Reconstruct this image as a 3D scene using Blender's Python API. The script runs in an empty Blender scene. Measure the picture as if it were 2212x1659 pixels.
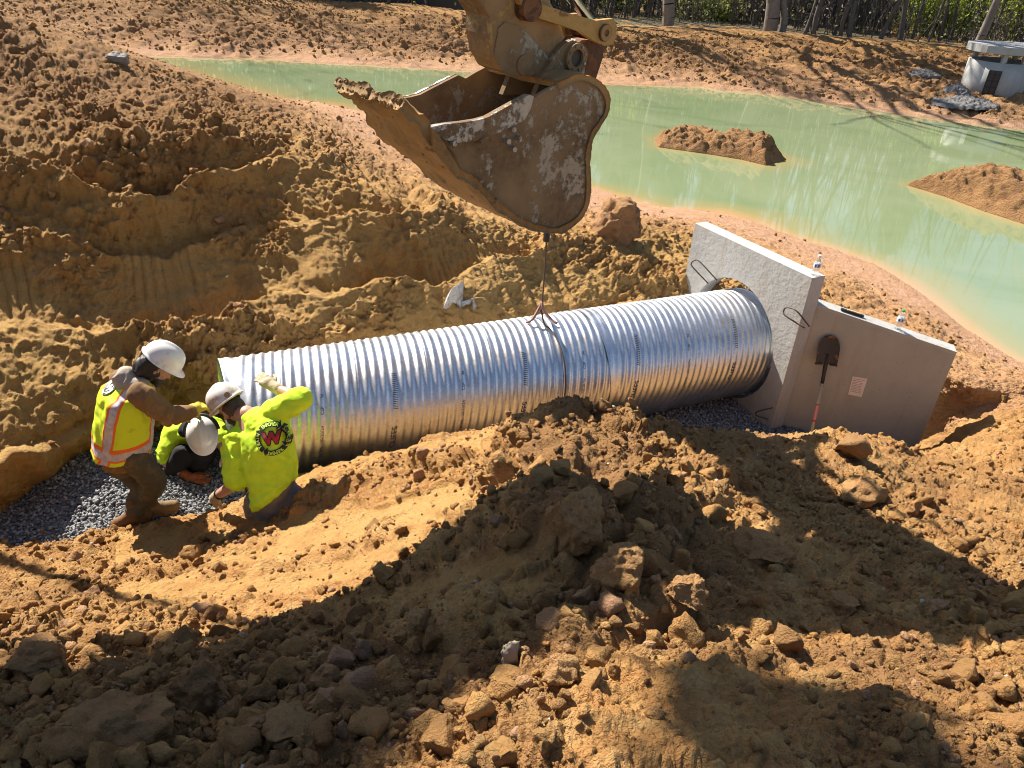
import bpy, bmesh, math, random
import numpy as np
from mathutils import Vector, Matrix
from mathutils.bvhtree import BVHTree
sc = bpy.context.scene
COL = sc.collection
rnd = random.Random(7)
# ------------------------------------------------------------------ camera, world, sun, exposure
TH, RO, F, CZ = math.radians(31.5), math.radians(3.0), 1597.0, 4.2      # pitch down, roll, focal length in 2212-px units, height
_R = np.array([1, 0, 0.]); _U = np.array([0, math.sin(TH), math.cos(TH)]); _W = np.array([0, math.cos(TH), -math.sin(TH)])
RR = _R*math.cos(RO)+_U*math.sin(RO); UU = _U*math.cos(RO)-_R*math.sin(RO); CAM = np.array([0, 0, CZ])
cam = bpy.data.objects.new('camera', bpy.data.cameras.new('camera')); COL.objects.link(cam)
cam.matrix_world = Matrix(((RR[0], UU[0], -_W[0], 0), (RR[1], UU[1], -_W[1], 0), (RR[2], UU[2], -_W[2], CZ), (0, 0, 0, 1)))
cam.data.sensor_width = 36; cam.data.lens = 36*F/2212; cam.data.clip_start = .05; cam.data.clip_end = 2000
sc.camera = cam
SUN_E, SUN_A = math.radians(44), math.radians(-43)
SUN = np.array([math.sin(SUN_A)*math.cos(SUN_E), math.cos(SUN_A)*math.cos(SUN_E), math.sin(SUN_E)])
w = bpy.data.worlds.new('World'); sc.world = w; w.use_nodes = True
nt = w.node_tree; bg = nt.nodes['Background']; sky = nt.nodes.new('ShaderNodeTexSky'); sky.sky_type = 'NISHITA'
sky.sun_disc = False; sky.sun_elevation = SUN_E; sky.sun_rotation = SUN_A; sky.air_density = 1.0; sky.dust_density = .6
nt.links.new(sky.outputs[0], bg.inputs[0]); bg.inputs[1].default_value = .064
sl = bpy.data.lights.new('sun', 'SUN'); sl.energy = 5.0; sl.angle = math.radians(.5); sl.color = (1, .92, .81)
so = bpy.data.objects.new('sun', sl); COL.objects.link(so); so.rotation_euler = Vector(-SUN).to_track_quat('-Z', 'Y').to_euler(); so.location = SUN*60
sc.view_settings.view_transform = 'Standard'; sc.view_settings.look = 'None'; sc.view_settings.exposure = 1.32; sc.view_settings.gamma = 1
sc.render.engine = 'CYCLES'; sc.cycles.use_denoising = True; sc.cycles.max_bounces = 6; sc.cycles.diffuse_bounces = 3; sc.cycles.glossy_bounces = 4; sc.cycles.transparent_max_bounces = 8
sc.cycles.use_adaptive_sampling = False; sc.cycles.filter_width = 1.05

# ------------------------------------------------------------------ helpers: surveying from the photograph
def ray(px, py):
    d = RR*(px-1106)+UU*(829.5-py)+_W*F
    return d/np.linalg.norm(d)
def onz(px, py, z): d = ray(px, py); return CAM+d*((z-CZ)/d[2])
def ony(px, py, y): d = ray(px, py); return CAM+d*(y/d[1])
def onpl(px, py, p, n): d = ray(px, py); return CAM+d*(((p-CAM)@n)/(d@n))
def proj(p):
    v = np.asarray(p, float)-CAM; k = v@_W
    return np.stack([1106+F*(v@RR)/k, 829.5-F*(v@UU)/k], -1)
# ------------------------------------------------------------------ helpers: noise
def _h(ix, iy, iz, s):
    n = (ix.astype(np.int64)*73856093) ^ (iy.astype(np.int64)*19349663) ^ (iz.astype(np.int64)*83492791) ^ (s*2654435761)
    n = n & 0xffffffff
    n = ((n ^ (n >> 16))*0x45d9f3b) & 0xffffffff; n = ((n ^ (n >> 16))*0x45d9f3b) & 0xffffffff
    return ((n ^ (n >> 16)) & 0xffffff)/float(0xffffff)
def vnoise(P, s=0):
    i = np.floor(P).astype(np.int64); f = P-i; f = f*f*f*(f*(f*6-15)+10)
    r = 0
    for a in (0, 1):
        for b in (0, 1):
            for c in (0, 1):
                wgt = (f[:, 0] if a else 1-f[:, 0])*(f[:, 1] if b else 1-f[:, 1])*(f[:, 2] if c else 1-f[:, 2])
                r = r+wgt*_h(i[:, 0]+a, i[:, 1]+b, i[:, 2]+c, s)
    return r*2-1
def fbm(P, s=0, o=4, g=.5):
    r = 0; a = 1; t = 0
    for k in range(o):
        r = r+a*vnoise(P*(2.03**k)+k*17.3, s+k); t += a; a *= g
    return r/t
def worley(P, s=0):
    b = np.floor(P-.5).astype(np.int64); d1 = np.full(len(P), 9.); d2 = np.full(len(P), 9.); idv = np.zeros(len(P))
    for a in (0, 1):
        for c in (0, 1):
            for e in (0, 1):
                ix, iy, iz = b[:, 0]+a, b[:, 1]+c, b[:, 2]+e
                hx = _h(ix, iy, iz, s); hy = _h(ix, iy, iz, s+11); hz = _h(ix, iy, iz, s+23)
                d = (ix+.15+.7*hx-P[:, 0])**2+(iy+.15+.7*hy-P[:, 1])**2+(iz+.15+.7*hz-P[:, 2])**2
                m = d < d1; d2 = np.where(m, d1, np.minimum(d2, d)); d1 = np.where(m, d, d1); idv = np.where(m, hx, idv)
    return np.sqrt(d1), np.sqrt(d2), idv
def sstep(a, b, x): t = np.clip((x-a)/(b-a), 0, 1); return t*t*(3-2*t)
# ------------------------------------------------------------------ helpers: meshes and tags
def tag(o, label=None, cat=None, group=None, kind=None):
    if label: o['label'] = label
    if cat: o['category'] = cat
    if group: o['group'] = group
    if kind: o['kind'] = kind
    return o
def empty(name, loc=(0, 0, 0), label=None, cat=None, group=None):
    o = bpy.data.objects.new(name, None); COL.objects.link(o); o.location = loc; o.empty_display_size = .2
    bpy.context.view_layer.update()
    return tag(o, label, cat, group)
def link(name, me, mat, parent=None):
    o = bpy.data.objects.new(name, me); COL.objects.link(o)
    if mat is not None and len(me.materials) == 0: me.materials.append(mat)
    if parent is not None:
        o.parent = parent
        L = Vector()
        p = parent
        while p is not None: L += p.location; p = p.parent
        me.transform(Matrix.Translation(-L))
    return o
def npmesh(name, V, Fc, mat, parent=None, smooth=True, attrs=None):
    V = np.asarray(V, np.float32); Fc = np.asarray(Fc, np.int32); k = Fc.shape[1]
    me = bpy.data.meshes.new(name); me.vertices.add(len(V)); me.vertices.foreach_set('co', V.ravel())
    me.loops.add(Fc.size); me.loops.foreach_set('vertex_index', Fc.ravel())
    me.polygons.add(len(Fc)); me.polygons.foreach_set('loop_start', np.arange(0, Fc.size, k, dtype=np.int32)); me.polygons.foreach_set('loop_total', np.full(len(Fc), k, np.int32))
    if smooth: me.polygons.foreach_set('use_smooth', np.ones(len(Fc), bool))
    me.update(calc_edges=True)
    for an, av in (attrs or {}).items():
        av = np.asarray(av, np.float32)
        if av.ndim == 1: a = me.attributes.new(an, 'FLOAT', 'POINT'); a.data.foreach_set('value', av)
        else: a = me.attributes.new(an, 'FLOAT_VECTOR', 'POINT'); a.data.foreach_set('vector', av.ravel())
    return link(name, me, mat, parent)
def quads(nr, nc, wrap=False):
    i = np.arange(nr-1)[:, None]; j = np.arange(nc if wrap else nc-1)[None, :]; j2 = (j+1) % nc
    return np.stack([(i*nc+j), (i*nc+j2), ((i+1)*nc+j2), ((i+1)*nc+j)], -1).reshape(-1, 4)
def gnormals(P):
    du = np.gradient(P, axis=0); dv = np.gradient(P, axis=1); n = np.cross(dv, du); l = np.linalg.norm(n, axis=-1, keepdims=True)
    return n/np.maximum(l, 1e-9)
def bm_obj(name, bm, mat, parent=None, smooth=False, bevel=0, seg=2):
    if bevel:
        ed = [e for e in bm.edges if len(e.link_faces) == 2 and e.calc_face_angle(0) > .5]
        bmesh.ops.bevel(bm, geom=ed, offset=bevel, segments=seg, affect='EDGES', profile=.6, clamp_overlap=True)
    bmesh.ops.recalc_face_normals(bm, faces=bm.faces)
    me = bpy.data.meshes.new(name); bm.to_mesh(me); bm.free()
    if smooth:
        for p in me.polygons: p.use_smooth = True
    return link(name, me, mat, parent)
def bm_prism(bm, pts, off):          # pts: 3-D polygon, extruded by the vector off
    off = np.asarray(off); n = len(pts)
    a = [bm.verts.new(p) for p in pts]; b = [bm.verts.new(np.asarray(p)+off) for p in pts]
    bm.faces.new(a); bm.faces.new(b[::-1])
    for i in range(n): bm.faces.new((a[i], a[(i+1) % n], b[(i+1) % n], b[i]))
def bm_box(bm, c, sx, sy, sz, ax=None):
    c = np.asarray(c, float); ax = np.eye(3) if ax is None else np.asarray(ax)
    v = [bm.verts.new(c+ax[0]*sx*i/2+ax[1]*sy*j/2+ax[2]*sz*k/2) for i in (-1, 1) for j in (-1, 1) for k in (-1, 1)]
    for f in ((0, 1, 3, 2), (4, 6, 7, 5), (0, 4, 5, 1), (2, 3, 7, 6), (0, 2, 6, 4), (1, 5, 7, 3)): bm.faces.new([v[i] for i in f])
def frame_of(d):
    d = np.asarray(d, float); d = d/np.linalg.norm(d); t = np.array([0, 0, 1.]) if abs(d[2]) < .9 else np.array([1., 0, 0])
    x = np.cross(t, d); x /= np.linalg.norm(x); return x, np.cross(d, x), d
def bm_tube(bm, pts, rads, n=10, cap=True):
    pts = [np.asarray(p, float) for p in pts]; rings = []
    if np.isscalar(rads): rads = [rads]*len(pts)
    x = None
    for i, p in enumerate(pts):
        d = pts[min(i+1, len(pts)-1)]-pts[max(i-1, 0)]
        fx, fy, fd = frame_of(d)
        if x is not None:
            fx = x-fd*(x@fd); fx /= np.linalg.norm(fx); fy = np.cross(fd, fx)
        x = fx
        rings.append([bm.verts.new(p+rads[i]*(math.cos(2*math.pi*k/n)*fx+math.sin(2*math.pi*k/n)*fy)) for k in range(n)])
    for a, b in zip(rings, rings[1:]):
        for k in range(n): bm.faces.new((a[k], a[(k+1) % n], b[(k+1) % n], b[k]))
    if cap: bm.faces.new(rings[0][::-1]); bm.faces.new(rings[-1])
def smooth_path(pts, n=8):
    pts = np.asarray(pts, float); P = np.vstack([2*pts[0]-pts[1], pts, 2*pts[-1]-pts[-2]]); out = []
    for i in range(1, len(P)-2):
        for k in range(n):
            t = k/n; a, b, c, d = P[i-1], P[i], P[i+1], P[i+2]
            out.append(.5*((2*b)+(-a+c)*t+(2*a-5*b+4*c-d)*t*t+(-a+3*b-3*c+d)*t**3))
    out.append(pts[-1]); return np.array(out)
# ------------------------------------------------------------------ helpers: materials
class NT:
    def __init__(s, name):
        s.m = bpy.data.materials.new(name); s.m.use_nodes = True; s.t = s.m.node_tree; s.p = s.t.nodes['Principled BSDF']
    def n(s, ty, ins=None, **kw):
        nd = s.t.nodes.new(ty)
        for k, v in kw.items(): setattr(nd, k, v)
        for k, v in (ins or {}).items(): s.set(nd.inputs[k], v)
        return nd
    def set(s, inp, v):
        if isinstance(v, bpy.types.NodeSocket): s.t.links.new(v, inp)
        else: inp.default_value = v
    def noise(s, sc_, det=5, rough=.55, vec=None, dist=0):
        nd = s.n('ShaderNodeTexNoise', {'Scale': sc_, 'Detail': det, 'Roughness': rough, 'Distortion': dist}); s.set(nd.inputs['Vector'], vec if vec is not None else s.obj()); return nd.outputs['Fac']
    def obj(s):
        if not hasattr(s, '_o'): s._o = s.n('ShaderNodeNewGeometry').outputs['Position'] if getattr(s, 'world', False) else s.n('ShaderNodeTexCoord').outputs['Object']
        return s._o
    def ramp(s, fac, stops):
        nd = s.n('ShaderNodeValToRGB'); cr = nd.color_ramp
        while len(cr.elements) < len(stops): cr.elements.new(.5)
        for e, (p, c) in zip(cr.elements, stops): e.position = p; e.color = (*c, 1) if len(c) == 3 else c
        s.set(nd.inputs[0], fac); return nd.outputs[0]
    def mix(s, fac, a, b, mode='MIX'):
        nd = s.n('ShaderNodeMix', data_type='RGBA', blend_type=mode); s.set(nd.inputs[0], fac)
        for i, v in ((6, a), (7, b)): s.set(nd.inputs[i], (*v, 1) if isinstance(v, tuple) and len(v) == 3 else v)
        return nd.outputs[2]
    def math(s, op, a, b=0.0, c=None, clamp=False):
        nd = s.n('ShaderNodeMath', operation=op, use_clamp=clamp); s.set(nd.inputs[0], a); s.set(nd.inputs[1], b)
        if c is not None: s.set(nd.inputs[2], c)
        return nd.outputs[0]
    def thr(s, x, lo, hi):
        nd = s.n('ShaderNodeMapRange', {'From Min': lo, 'From Max': hi}, clamp=True); s.set(nd.inputs[0], x); return nd.outputs[0]
    def attr(s, name, out='Fac'): return s.n('ShaderNodeAttribute', attribute_name=name).outputs[out]
    def bump(s, h, strength=.5, dist=.01): return s.n('ShaderNodeBump', {'Strength': strength, 'Distance': dist, 'Height': h}).outputs[0]
    def out(s, col=None, rough=.8, metal=0, normal=None, spec=None, **kw):
        p = s.p
        if col is not None: s.set(p.inputs['Base Color'], (*col, 1) if isinstance(col, tuple) and len(col) == 3 else col)
        s.set(p.inputs['Roughness'], rough); s.set(p.inputs['Metallic'], metal)
        if normal is not None: s.set(p.inputs['Normal'], normal)
        if spec is not None: s.set(p.inputs['Specular IOR Level'], spec)
        for k, v in kw.items(): s.set(p.inputs[k], v)
        return s.m
def plain(name, col, rough=.6, metal=0, var=.12, sc_=30, bump=0.0, spec=None):
    t = NT(name); f = t.noise(sc_, 4); c = t.mix(f, tuple(x*(1-var) for x in col), tuple(min(1, x*(1+var)) for x in col))
    nm = t.bump(t.noise(sc_*3, 4), bump, .004) if bump else None
    return t.out(c, rough, metal, nm, spec)

def soil_mat(name, fine=1.0):
    t = NT(name); t.world = True
    a = t.noise(1.1, 6, .6); b = t.noise(5.5, 6, .65); c = t.noise(38*fine, 6, .7); d = t.noise(150*fine, 4, .7)
    col = t.ramp(a, [(.30, (0.360, 0.205, 0.067)), (.46, (0.480, 0.285, 0.091)), (.58, (0.560, 0.345, 0.113)), (.72, (0.400, 0.215, 0.067))])
    col = t.mix(t.thr(b, .42, .72), col, (0.400, 0.195, 0.060))
    col = t.mix(t.thr(b, .50, .28), col, (0.580, 0.390, 0.151))
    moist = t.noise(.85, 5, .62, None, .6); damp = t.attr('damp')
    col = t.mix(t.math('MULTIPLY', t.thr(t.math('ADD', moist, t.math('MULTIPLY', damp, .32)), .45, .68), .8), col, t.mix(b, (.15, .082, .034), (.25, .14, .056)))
    wall = t.attr('wall'); bench = t.attr('bench'); cave = t.attr('clod')
    col = t.mix(t.math('MULTIPLY', wall, .75), col, t.ramp(b, [(.3, (0.360, 0.235, 0.071)), (.5, (0.490, 0.335, 0.109)), (.7, (0.400, 0.245, 0.076))]))
    col = t.mix(t.math('MULTIPLY', bench, .8), col, t.ramp(b, [(.3, (.40, .225, .125)), (.5, (.51, .325, .205)), (.7, (.56, .40, .285))]))
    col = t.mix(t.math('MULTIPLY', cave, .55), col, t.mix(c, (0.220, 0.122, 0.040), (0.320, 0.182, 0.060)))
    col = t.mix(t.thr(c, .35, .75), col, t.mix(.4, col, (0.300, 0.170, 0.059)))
    col = t.mix(t.thr(d, .62, .75), col, (0.500, 0.380, 0.202))
    vo_ = t.n('ShaderNodeTexVoronoi', {'Scale': 62.0*fine}); wv_ = t.n('ShaderNodeVectorMath', operation='ADD'); t.set(wv_.inputs[0], t.obj()); nz_ = t.n('ShaderNodeTexNoise', {'Scale': 40.0*fine, 'Detail': 3}); t.set(nz_.inputs['Vector'], t.obj()); sc2 = t.n('ShaderNodeVectorMath', operation='SCALE'); t.set(sc2.inputs[0], nz_.outputs['Color']); sc2.inputs['Scale'].default_value = .03/fine; t.set(wv_.inputs[1], sc2.outputs[0]); t.set(vo_.inputs['Vector'], wv_.outputs[0]); vo2 = t.n('ShaderNodeTexVoronoi', {'Scale': 150.0*fine}); t.set(vo2.inputs['Vector'], wv_.outputs[0])
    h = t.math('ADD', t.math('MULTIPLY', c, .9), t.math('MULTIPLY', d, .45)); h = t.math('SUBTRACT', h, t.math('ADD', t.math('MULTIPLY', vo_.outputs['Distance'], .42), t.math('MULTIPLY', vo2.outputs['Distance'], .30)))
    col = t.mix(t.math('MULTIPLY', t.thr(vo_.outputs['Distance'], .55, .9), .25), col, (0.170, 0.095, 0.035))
    col = t.mix(1.0, col, (1.0, .94, 1.0), 'MULTIPLY')
    return t.out(col, .93, 0, t.bump(h, .95, .024/fine), .2)
SOIL = soil_mat('clay_soil'); SOILF = soil_mat('far_clay_soil', .45)
ZW = .2
# ------------------------------------------------------------------ the ground: spoil bank, trench, cut face, pile and shore as one surface of surveyed curves
PX = np.array([-1500, -900, -400, 0, 200, 400, 600, 700, 800, 900, 1000, 1200, 1400, 1500, 1600, 1700, 1800, 1900, 2000, 2100, 2212, 2600, 3200, 4000.])
P0 = np.array([-2.34, 5.01, .54]); P1 = np.array([2.57, 7.51, .34]); AX = (P1-P0)/np.linalg.norm(P1-P0); PLEN = np.linalg.norm(P1-P0); RP = .6
AH = np.array([AX[0], AX[1], 0]); AH /= np.linalg.norm(AH); AT = np.array([-AH[1], AH[0], 0])      # along and across the trench
HWN = AH                                                                                         # headwall normal
WA = np.array([3.06, 6.77, 0]); WB = np.array([4.27, 6.36, 0]); WD = (WB-WA)/np.linalg.norm(WB-WA); WN = np.array([-WD[1], WD[0], 0])
def curve(d):
    k = sorted(d); x = np.array(k, float)
    py = np.interp(PX, x, [d[i][0] for i in k]); z = np.interp(PX, x, [d[i][1] for i in k])
    return np.array([onz(a, b, c) for a, b, c in zip(PX, py, z)])
def along(t, z, ext=6):
    s = np.linspace(-ext, ext, 400); L = np.array([0, 6.2, 0])+s[:, None]*AH+t*AT; L[:, 2] = z
    ok = ((L-CAM)@_W) > .5; L = L[ok]; q = proj(L)[:, 0]; o = np.argsort(q); return np.stack([np.interp(PX, q[o], L[o, i]) for i in range(3)], 1)
def wingline(off, z):
    s = np.linspace(-3, 2.2, 200); L = WA+s[:, None]*WD+off*WN; L[:, 2] = z
    q = proj(L)[:, 0]; return np.stack([np.interp(PX, q, L[:, i]) for i in range(3)], 1)
def blend(A, B, lo, hi):
    k = np.clip((PX-lo)/(hi-lo), 0, 1)[:, None]; return A*(1-k)+B*k
rows = []
def row(P, n, rough, wall=0, bench=0): rows.append((P, n, rough, wall, bench))
X0 = (PX-1106)/1597
row(np.stack([X0*7, np.full_like(PX, -5.), np.full_like(PX, 2.4)], 1), 6, .7)
row(np.stack([X0*3.2, np.full_like(PX, .25), np.interp(PX, [-1500, 0, 1100, 2200, 4000], [1.3, 1.9, 2.5, 2.35, 2.0])], 1), 60, .7)
row(curve({-1500: (1659, 1.5), -400: (1659, 1.7), 0: (1659, 1.8), 400: (1659, 2.0), 800: (1659, 2.3), 1200: (1659, 2.48), 1600: (1659, 2.45), 2212: (1659, 2.3), 4000: (1659, 1.9)}), 130, 1)
row(curve({-1500: (1450, .9), -400: (1450, 1.15), 0: (1450, 1.32), 200: (1450, 1.42), 400: (1450, 1.52), 600: (1450, 1.72), 800: (1450, 1.92), 1000: (1450, 2.1), 1200: (1450, 2.2), 1400: (1450, 2.22), 1600: (1450, 2.18), 2212: (1450, 1.95), 4000: (1450, 1.5)}), 130, 1)
row(curve({-1500: (1280, .3), -400: (1280, .45), 0: (1280, .55), 200: (1280, .65), 400: (1280, .8), 600: (1280, 1.05), 800: (1280, 1.42), 1000: (1280, 1.85), 1150: (1280, 2.08), 1400: (1280, 2.02), 1600: (1280, 1.92), 2000: (1280, 1.72), 2212: (1280, 1.6), 4000: (1280, 1.2)}), 80, .62)
row(curve({-1500: (1245, .2), -400: (1235, .2), 0: (1225, .22), 200: (1200, .25), 400: (1180, .3), 600: (1150, .55), 800: (1110, .95), 1000: (1085, 1.4), 1150: (1060, 1.9), 1250: (1040, 1.8), 1400: (1060, 1.62), 1600: (1080, 1.5), 2000: (1110, 1.25), 2212: (1110, 1.15), 4000: (1110, .8)}), 80, .6)
row(curve({-1500: (1220, .1), -400: (1205, .1), 0: (1190, .08), 200: (1162, .08), 400: (1122, .08), 520: (1086, .24), 630: (1040, .44), 730: (1003, .55), 850: (988, .65), 1000: (952, .92), 1120: (910, 1.3), 1180: (890, 1.46), 1300: (890, 1.4), 1400: (922, 1.22), 1500: (938, 1.1), 1600: (944, 1.0), 1690: (950, .95), 1800: (930, .95), 1900: (945, .85), 2000: (985, .6), 2050: (972, .45), 2100: (960, .42), 2212: (940, .55), 4000: (940, .3)}), 50, .7)
near = curve({-1500: (1212, .05), -400: (1198, .05), 0: (1180, -.12), 400: (1108, -.12), 600: (1060, -.2), 2000: (972, .0), 2050: (960, .1), 2100: (930, .28), 2212: (905, .5), 4000: (905, .3)})
nb = blend(near, along(-.78, -.34), 380, 620); nb = blend(nb, wingline(-.22, -.33), 1600, 1720); nb = blend(nb, near, 1990, 2070)
row(nb, 22, .4)
far = curve({-1500: (1206, .1), -400: (1192, .1), -100: (1165, .0), 0: (1140, -.08), 100: (1080, -.1), 200: (1015, -.1), 330: (960, -.1), 500: (900, -.1), 2000: (935, -.1), 2050: (925, .05), 2100: (905, .25), 2212: (880, .52), 4000: (880, .3)})
fb = blend(far, along(.66, -.12), 330, 560); fb = blend(fb, wingline(.3, -.3), 1600, 1720); fb = blend(fb, far, 1990, 2070)
row(fb, 60, .5, .6)
sh = curve({-1500: (1130, .5), -400: (1100, .5), 0: (985, .55), 200: (890, .52), 400: (835, .52), 600: (765, .6), 800: (738, .65), 1000: (712, .68), 1200: (690, .62), 1400: (642, .55), 1500: (633, .58), 1700: (700, .45), 1850: (790, .3), 1980: (885, .02), 2050: (882, .12), 2100: (880, .3), 2212: (860, .54), 4000: (860, .3)})
row(sh, 110, .55, 1)
mid = curve({-1500: (760, 1.2), -400: (700, 1.2), 0: (640, 1.2), 200: (600, 1.2), 400: (560, 1.2), 600: (520, 1.25), 700: (545, 1.3), 800: (570, 1.2), 1000: (590, 1.0), 1200: (605, .8), 1400: (585, .66), 1500: (590, .62), 1700: (660, .55), 2000: (785, .55), 2100: (840, .54), 2212: (845, .52), 4000: (850, .3)})
row(mid, 110, .5, 1)
rim = curve({-1500: (380, 1.95), -400: (350, 2.0), 0: (338, 2.1), 200: (330, 2.1), 400: (310, 2.1), 600: (298, 2.05), 660: (318, 1.92), 700: (362, 1.82), 760: (395, 1.74), 870: (428, 1.6), 960: (462, 1.38), 1100: (505, 1.1), 1200: (522, .95), 1400: (505, .75), 1500: (520, .62), 1700: (625, .58), 2000: (752, .56), 2100: (815, .53), 2212: (832, .5), 4000: (845, .3)})
row(rim, 60, .8, .5)
row(curve({-1500: (220, 2.4), -400: (200, 2.45), 0: (195, 2.45), 200: (200, 2.4), 400: (235, 2.2), 600: (262, 1.85), 700: (300, 1.7), 800: (345, 1.45), 1000: (405, 1.0), 1200: (465, .75), 1400: (482, .55), 1500: (495, .5), 1600: (525, .47), 1800: (606, .47), 2000: (712, .47), 2100: (788, .45), 2212: (818, .42), 4000: (840, .3)}), 60, .9, 0, .35)
row(curve({-1500: (-60, 3.3), -400: (-5, 3.3), 0: (22, 3.05), 150: (80, 2.8), 280: (114, 2.55), 450: (182, 2.15), 560: (214, 1.85), 620: (228, 1.65), 680: (238, 1.4), 720: (243, 1.2), 800: (275, .95), 1000: (350, .7), 1200: (425, .5), 1400: (465, .4), 1500: (470, .38), 1600: (492, .36), 1800: (565, .35), 2000: (672, .34), 2100: (755, .32), 2212: (802, .3), 4000: (832, .28)}), 50, .35, 0, 1)
shore_pts = {-1500: (-60, ZW), -400: (0, ZW), 0: (40, ZW), 300: (130, ZW), 500: (190, ZW), 620: (222, ZW), 720: (226, ZW), 800: (248, ZW), 900: (281, ZW), 1000: (317, ZW), 1100: (350, ZW), 1200: (382, ZW), 1273: (403, ZW), 1377: (435, ZW), 1427: (453, ZW), 1549: (456, ZW), 1617: (471, ZW), 1675: (501, ZW), 1781: (532, ZW), 1915: (580, ZW), 2001: (642, ZW), 2063: (683, ZW), 2108: (731, ZW), 2212: (790, ZW), 2600: (815, ZW), 4000: (825, ZW)}
shr = curve(shore_pts); row(shr, 30, .2, 0, 1)
out = shr.copy(); d = shr[:, :2]/np.linalg.norm(shr[:, :2], axis=1)[:, None]; out[:, :2] += d*3.0; out[:, 2] = -.9
row(out, 1, .2, 0, 1)

# columns: dense inside the frame
cx = np.concatenate([np.linspace(-1500, -350, 60, endpoint=False), np.linspace(-350, 2500, 1130, endpoint=False), np.linspace(2500, 4000, 60)])
NC = len(cx)
def pchip_cols(P): return np.stack([np.interp(cx, PX, P[:, i]) for i in range(3)], 1)
CT = [pchip_cols(r[0]) for r in rows]
for i, c in enumerate(CT):          # soften the joints between survey columns
    k = 25; ker = np.hanning(2*k+1); ker /= ker.sum()
    CT[i] = np.stack([np.convolve(np.pad(c[:, j], k, mode='edge'), ker, 'valid') for j in range(3)], 1)
G = []; RG = []; WL = []; BN = []
nr = len(rows)
for i in range(nr-1):
    a, b = CT[i], CT[i+1]; pa = CT[i-1] if i > 0 else 2*a-b; pb = CT[i+2] if i+2 < nr else 2*b-a
    L = np.linalg.norm(b-a, axis=1, keepdims=True)+1e-6
    ta = (b-pa); ta = ta/(np.linalg.norm(ta, axis=1, keepdims=True)+1e-6)*L*.75
    tb = (pb-a); tb = tb/(np.linalg.norm(tb, axis=1, keepdims=True)+1e-6)*L*.75
    n = rows[i][1]
    for k in range(n):
        t = k/n; G.append((2*t**3-3*t*t+1)*a+(t**3-2*t*t+t)*ta+(-2*t**3+3*t*t)*b+(t**3-t*t)*tb)
        RG.append(rows[i][2]*(1-t)+rows[i+1][2]*t); WL.append(rows[i][3]*(1-t)+rows[i+1][3]*t); BN.append(rows[i][4]*(1-t)+rows[i+1][4]*t)
G.append(CT[-1]); RG.append(.2); WL.append(0); BN.append(1)
G = np.array(G); NRW = len(G)
RG = np.repeat(np.array(RG)[:, None], NC, 1); WL = np.repeat(np.array(WL)[:, None], NC, 1); BN = np.repeat(np.array(BN)[:, None], NC, 1)
cut = sum(r[1] for r in rows[:8])                      # first row of the far cut face
cxx = np.repeat(cx[None], NRW, 0); ri = np.repeat(np.arange(NRW)[:, None], NC, 1)
right = sstep(1500, 2050, cxx)*(ri >= cut-30)
BN = np.where(ri > cut, np.maximum(BN, right*.5), BN); WL = WL*(1-right)
BN = BN*(ri > 0)*np.where(ri > cut+280, sstep(560, 760, cxx)*.9+.1, 1); RG = np.where(ri > cut+290, RG*(1-.45*sstep(640, 900, cxx)), RG)
smoothp = np.exp(-((cxx-1560)/330)**4-((ri-110)/95)**4); RG = RG*(1-.62*smoothp)
def flat(a): return a.reshape(-1, a.shape[-1]) if a.ndim == 3 else a.ravel()
N0 = gnormals(G); P = flat(G); N = flat(N0); rg = flat(RG); wl = flat(WL); bn = flat(BN)
if N0[100, NC//2, 2] < 0: N = -N
dist = np.linalg.norm(P-CAM, axis=1)
big = fbm(P*.75, 3, 3)
msk = sstep(-.25, .3, fbm(P*.9+31, 9, 3))                               # where it is cloddy rather than smooth
low = (P[:, 2]-.1)
disp = .10*big*rg
dir_ = N.copy()
def clods(scale, seed, warp=.35):
    Q = P/scale+warp*np.stack([vnoise(P/scale*1.3+5, seed), vnoise(P/scale*1.3+15, seed+1), vnoise(P/scale*1.3+25, seed+2)], 1)
    f1, f2, idv, off = worley2(Q, seed)
    k = np.floor(idv*4096); tx, ty, tz = [((k*m) % 97)/48.5-1 for m in (13, 29, 41)]
    tilt = off[:, 0]*tx+off[:, 1]*ty+off[:, 2]*tz
    return np.clip((1-(f1/.85)**1.5)*(.35+.65*idv)+.55*tilt*idv, -.2, 1.2), sstep(0, .22, f2-f1), idv
def worley2(P, s=0):
    b = np.floor(P-.5).astype(np.int64); d1 = np.full(len(P), 9.); d2 = np.full(len(P), 9.); idv = np.zeros(len(P)); off = np.zeros_like(P)
    for a in (0, 1):
        for c in (0, 1):
            for e in (0, 1):
                ix, iy, iz = b[:, 0]+a, b[:, 1]+c, b[:, 2]+e
                hx = _h(ix, iy, iz, s); hy = _h(ix, iy, iz, s+11); hz = _h(ix, iy, iz, s+23)
                o = np.stack([P[:, 0]-(ix+.15+.7*hx), P[:, 1]-(iy+.15+.7*hy), P[:, 2]-(iz+.15+.7*hz)], 1); d = (o*o).sum(1)
                m = d < d1; d2 = np.where(m, d1, np.minimum(d2, d)); d1 = np.where(m, d, d1); idv = np.where(m, hx, idv); off = np.where(m[:, None], o, off)
    return np.sqrt(d1), np.sqrt(d2), idv, off
c1, e1, i1 = clods(.42, 41); c2, e2, i2 = clods(.17, 57); c3, e3, i3 = clods(.075, 71); c4, e4, i4 = clods(.034, 83)
kg = rg*(.30+.70*msk); kg2 = rg*(.35+.65*sstep(-.2, .35, fbm(P*1.7+77, 19, 3)))
disp = disp+kg*.12*(c1*e1-.2)*(i1 > .35)+kg2*.115*(c2-.25)*np.maximum(e2, .3)+(.3+.7*msk)*rg*.060*(c3-.25)+(.35+.65*kg2)*.027*(c4-.25)*np.minimum(1, 9/dist)
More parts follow.
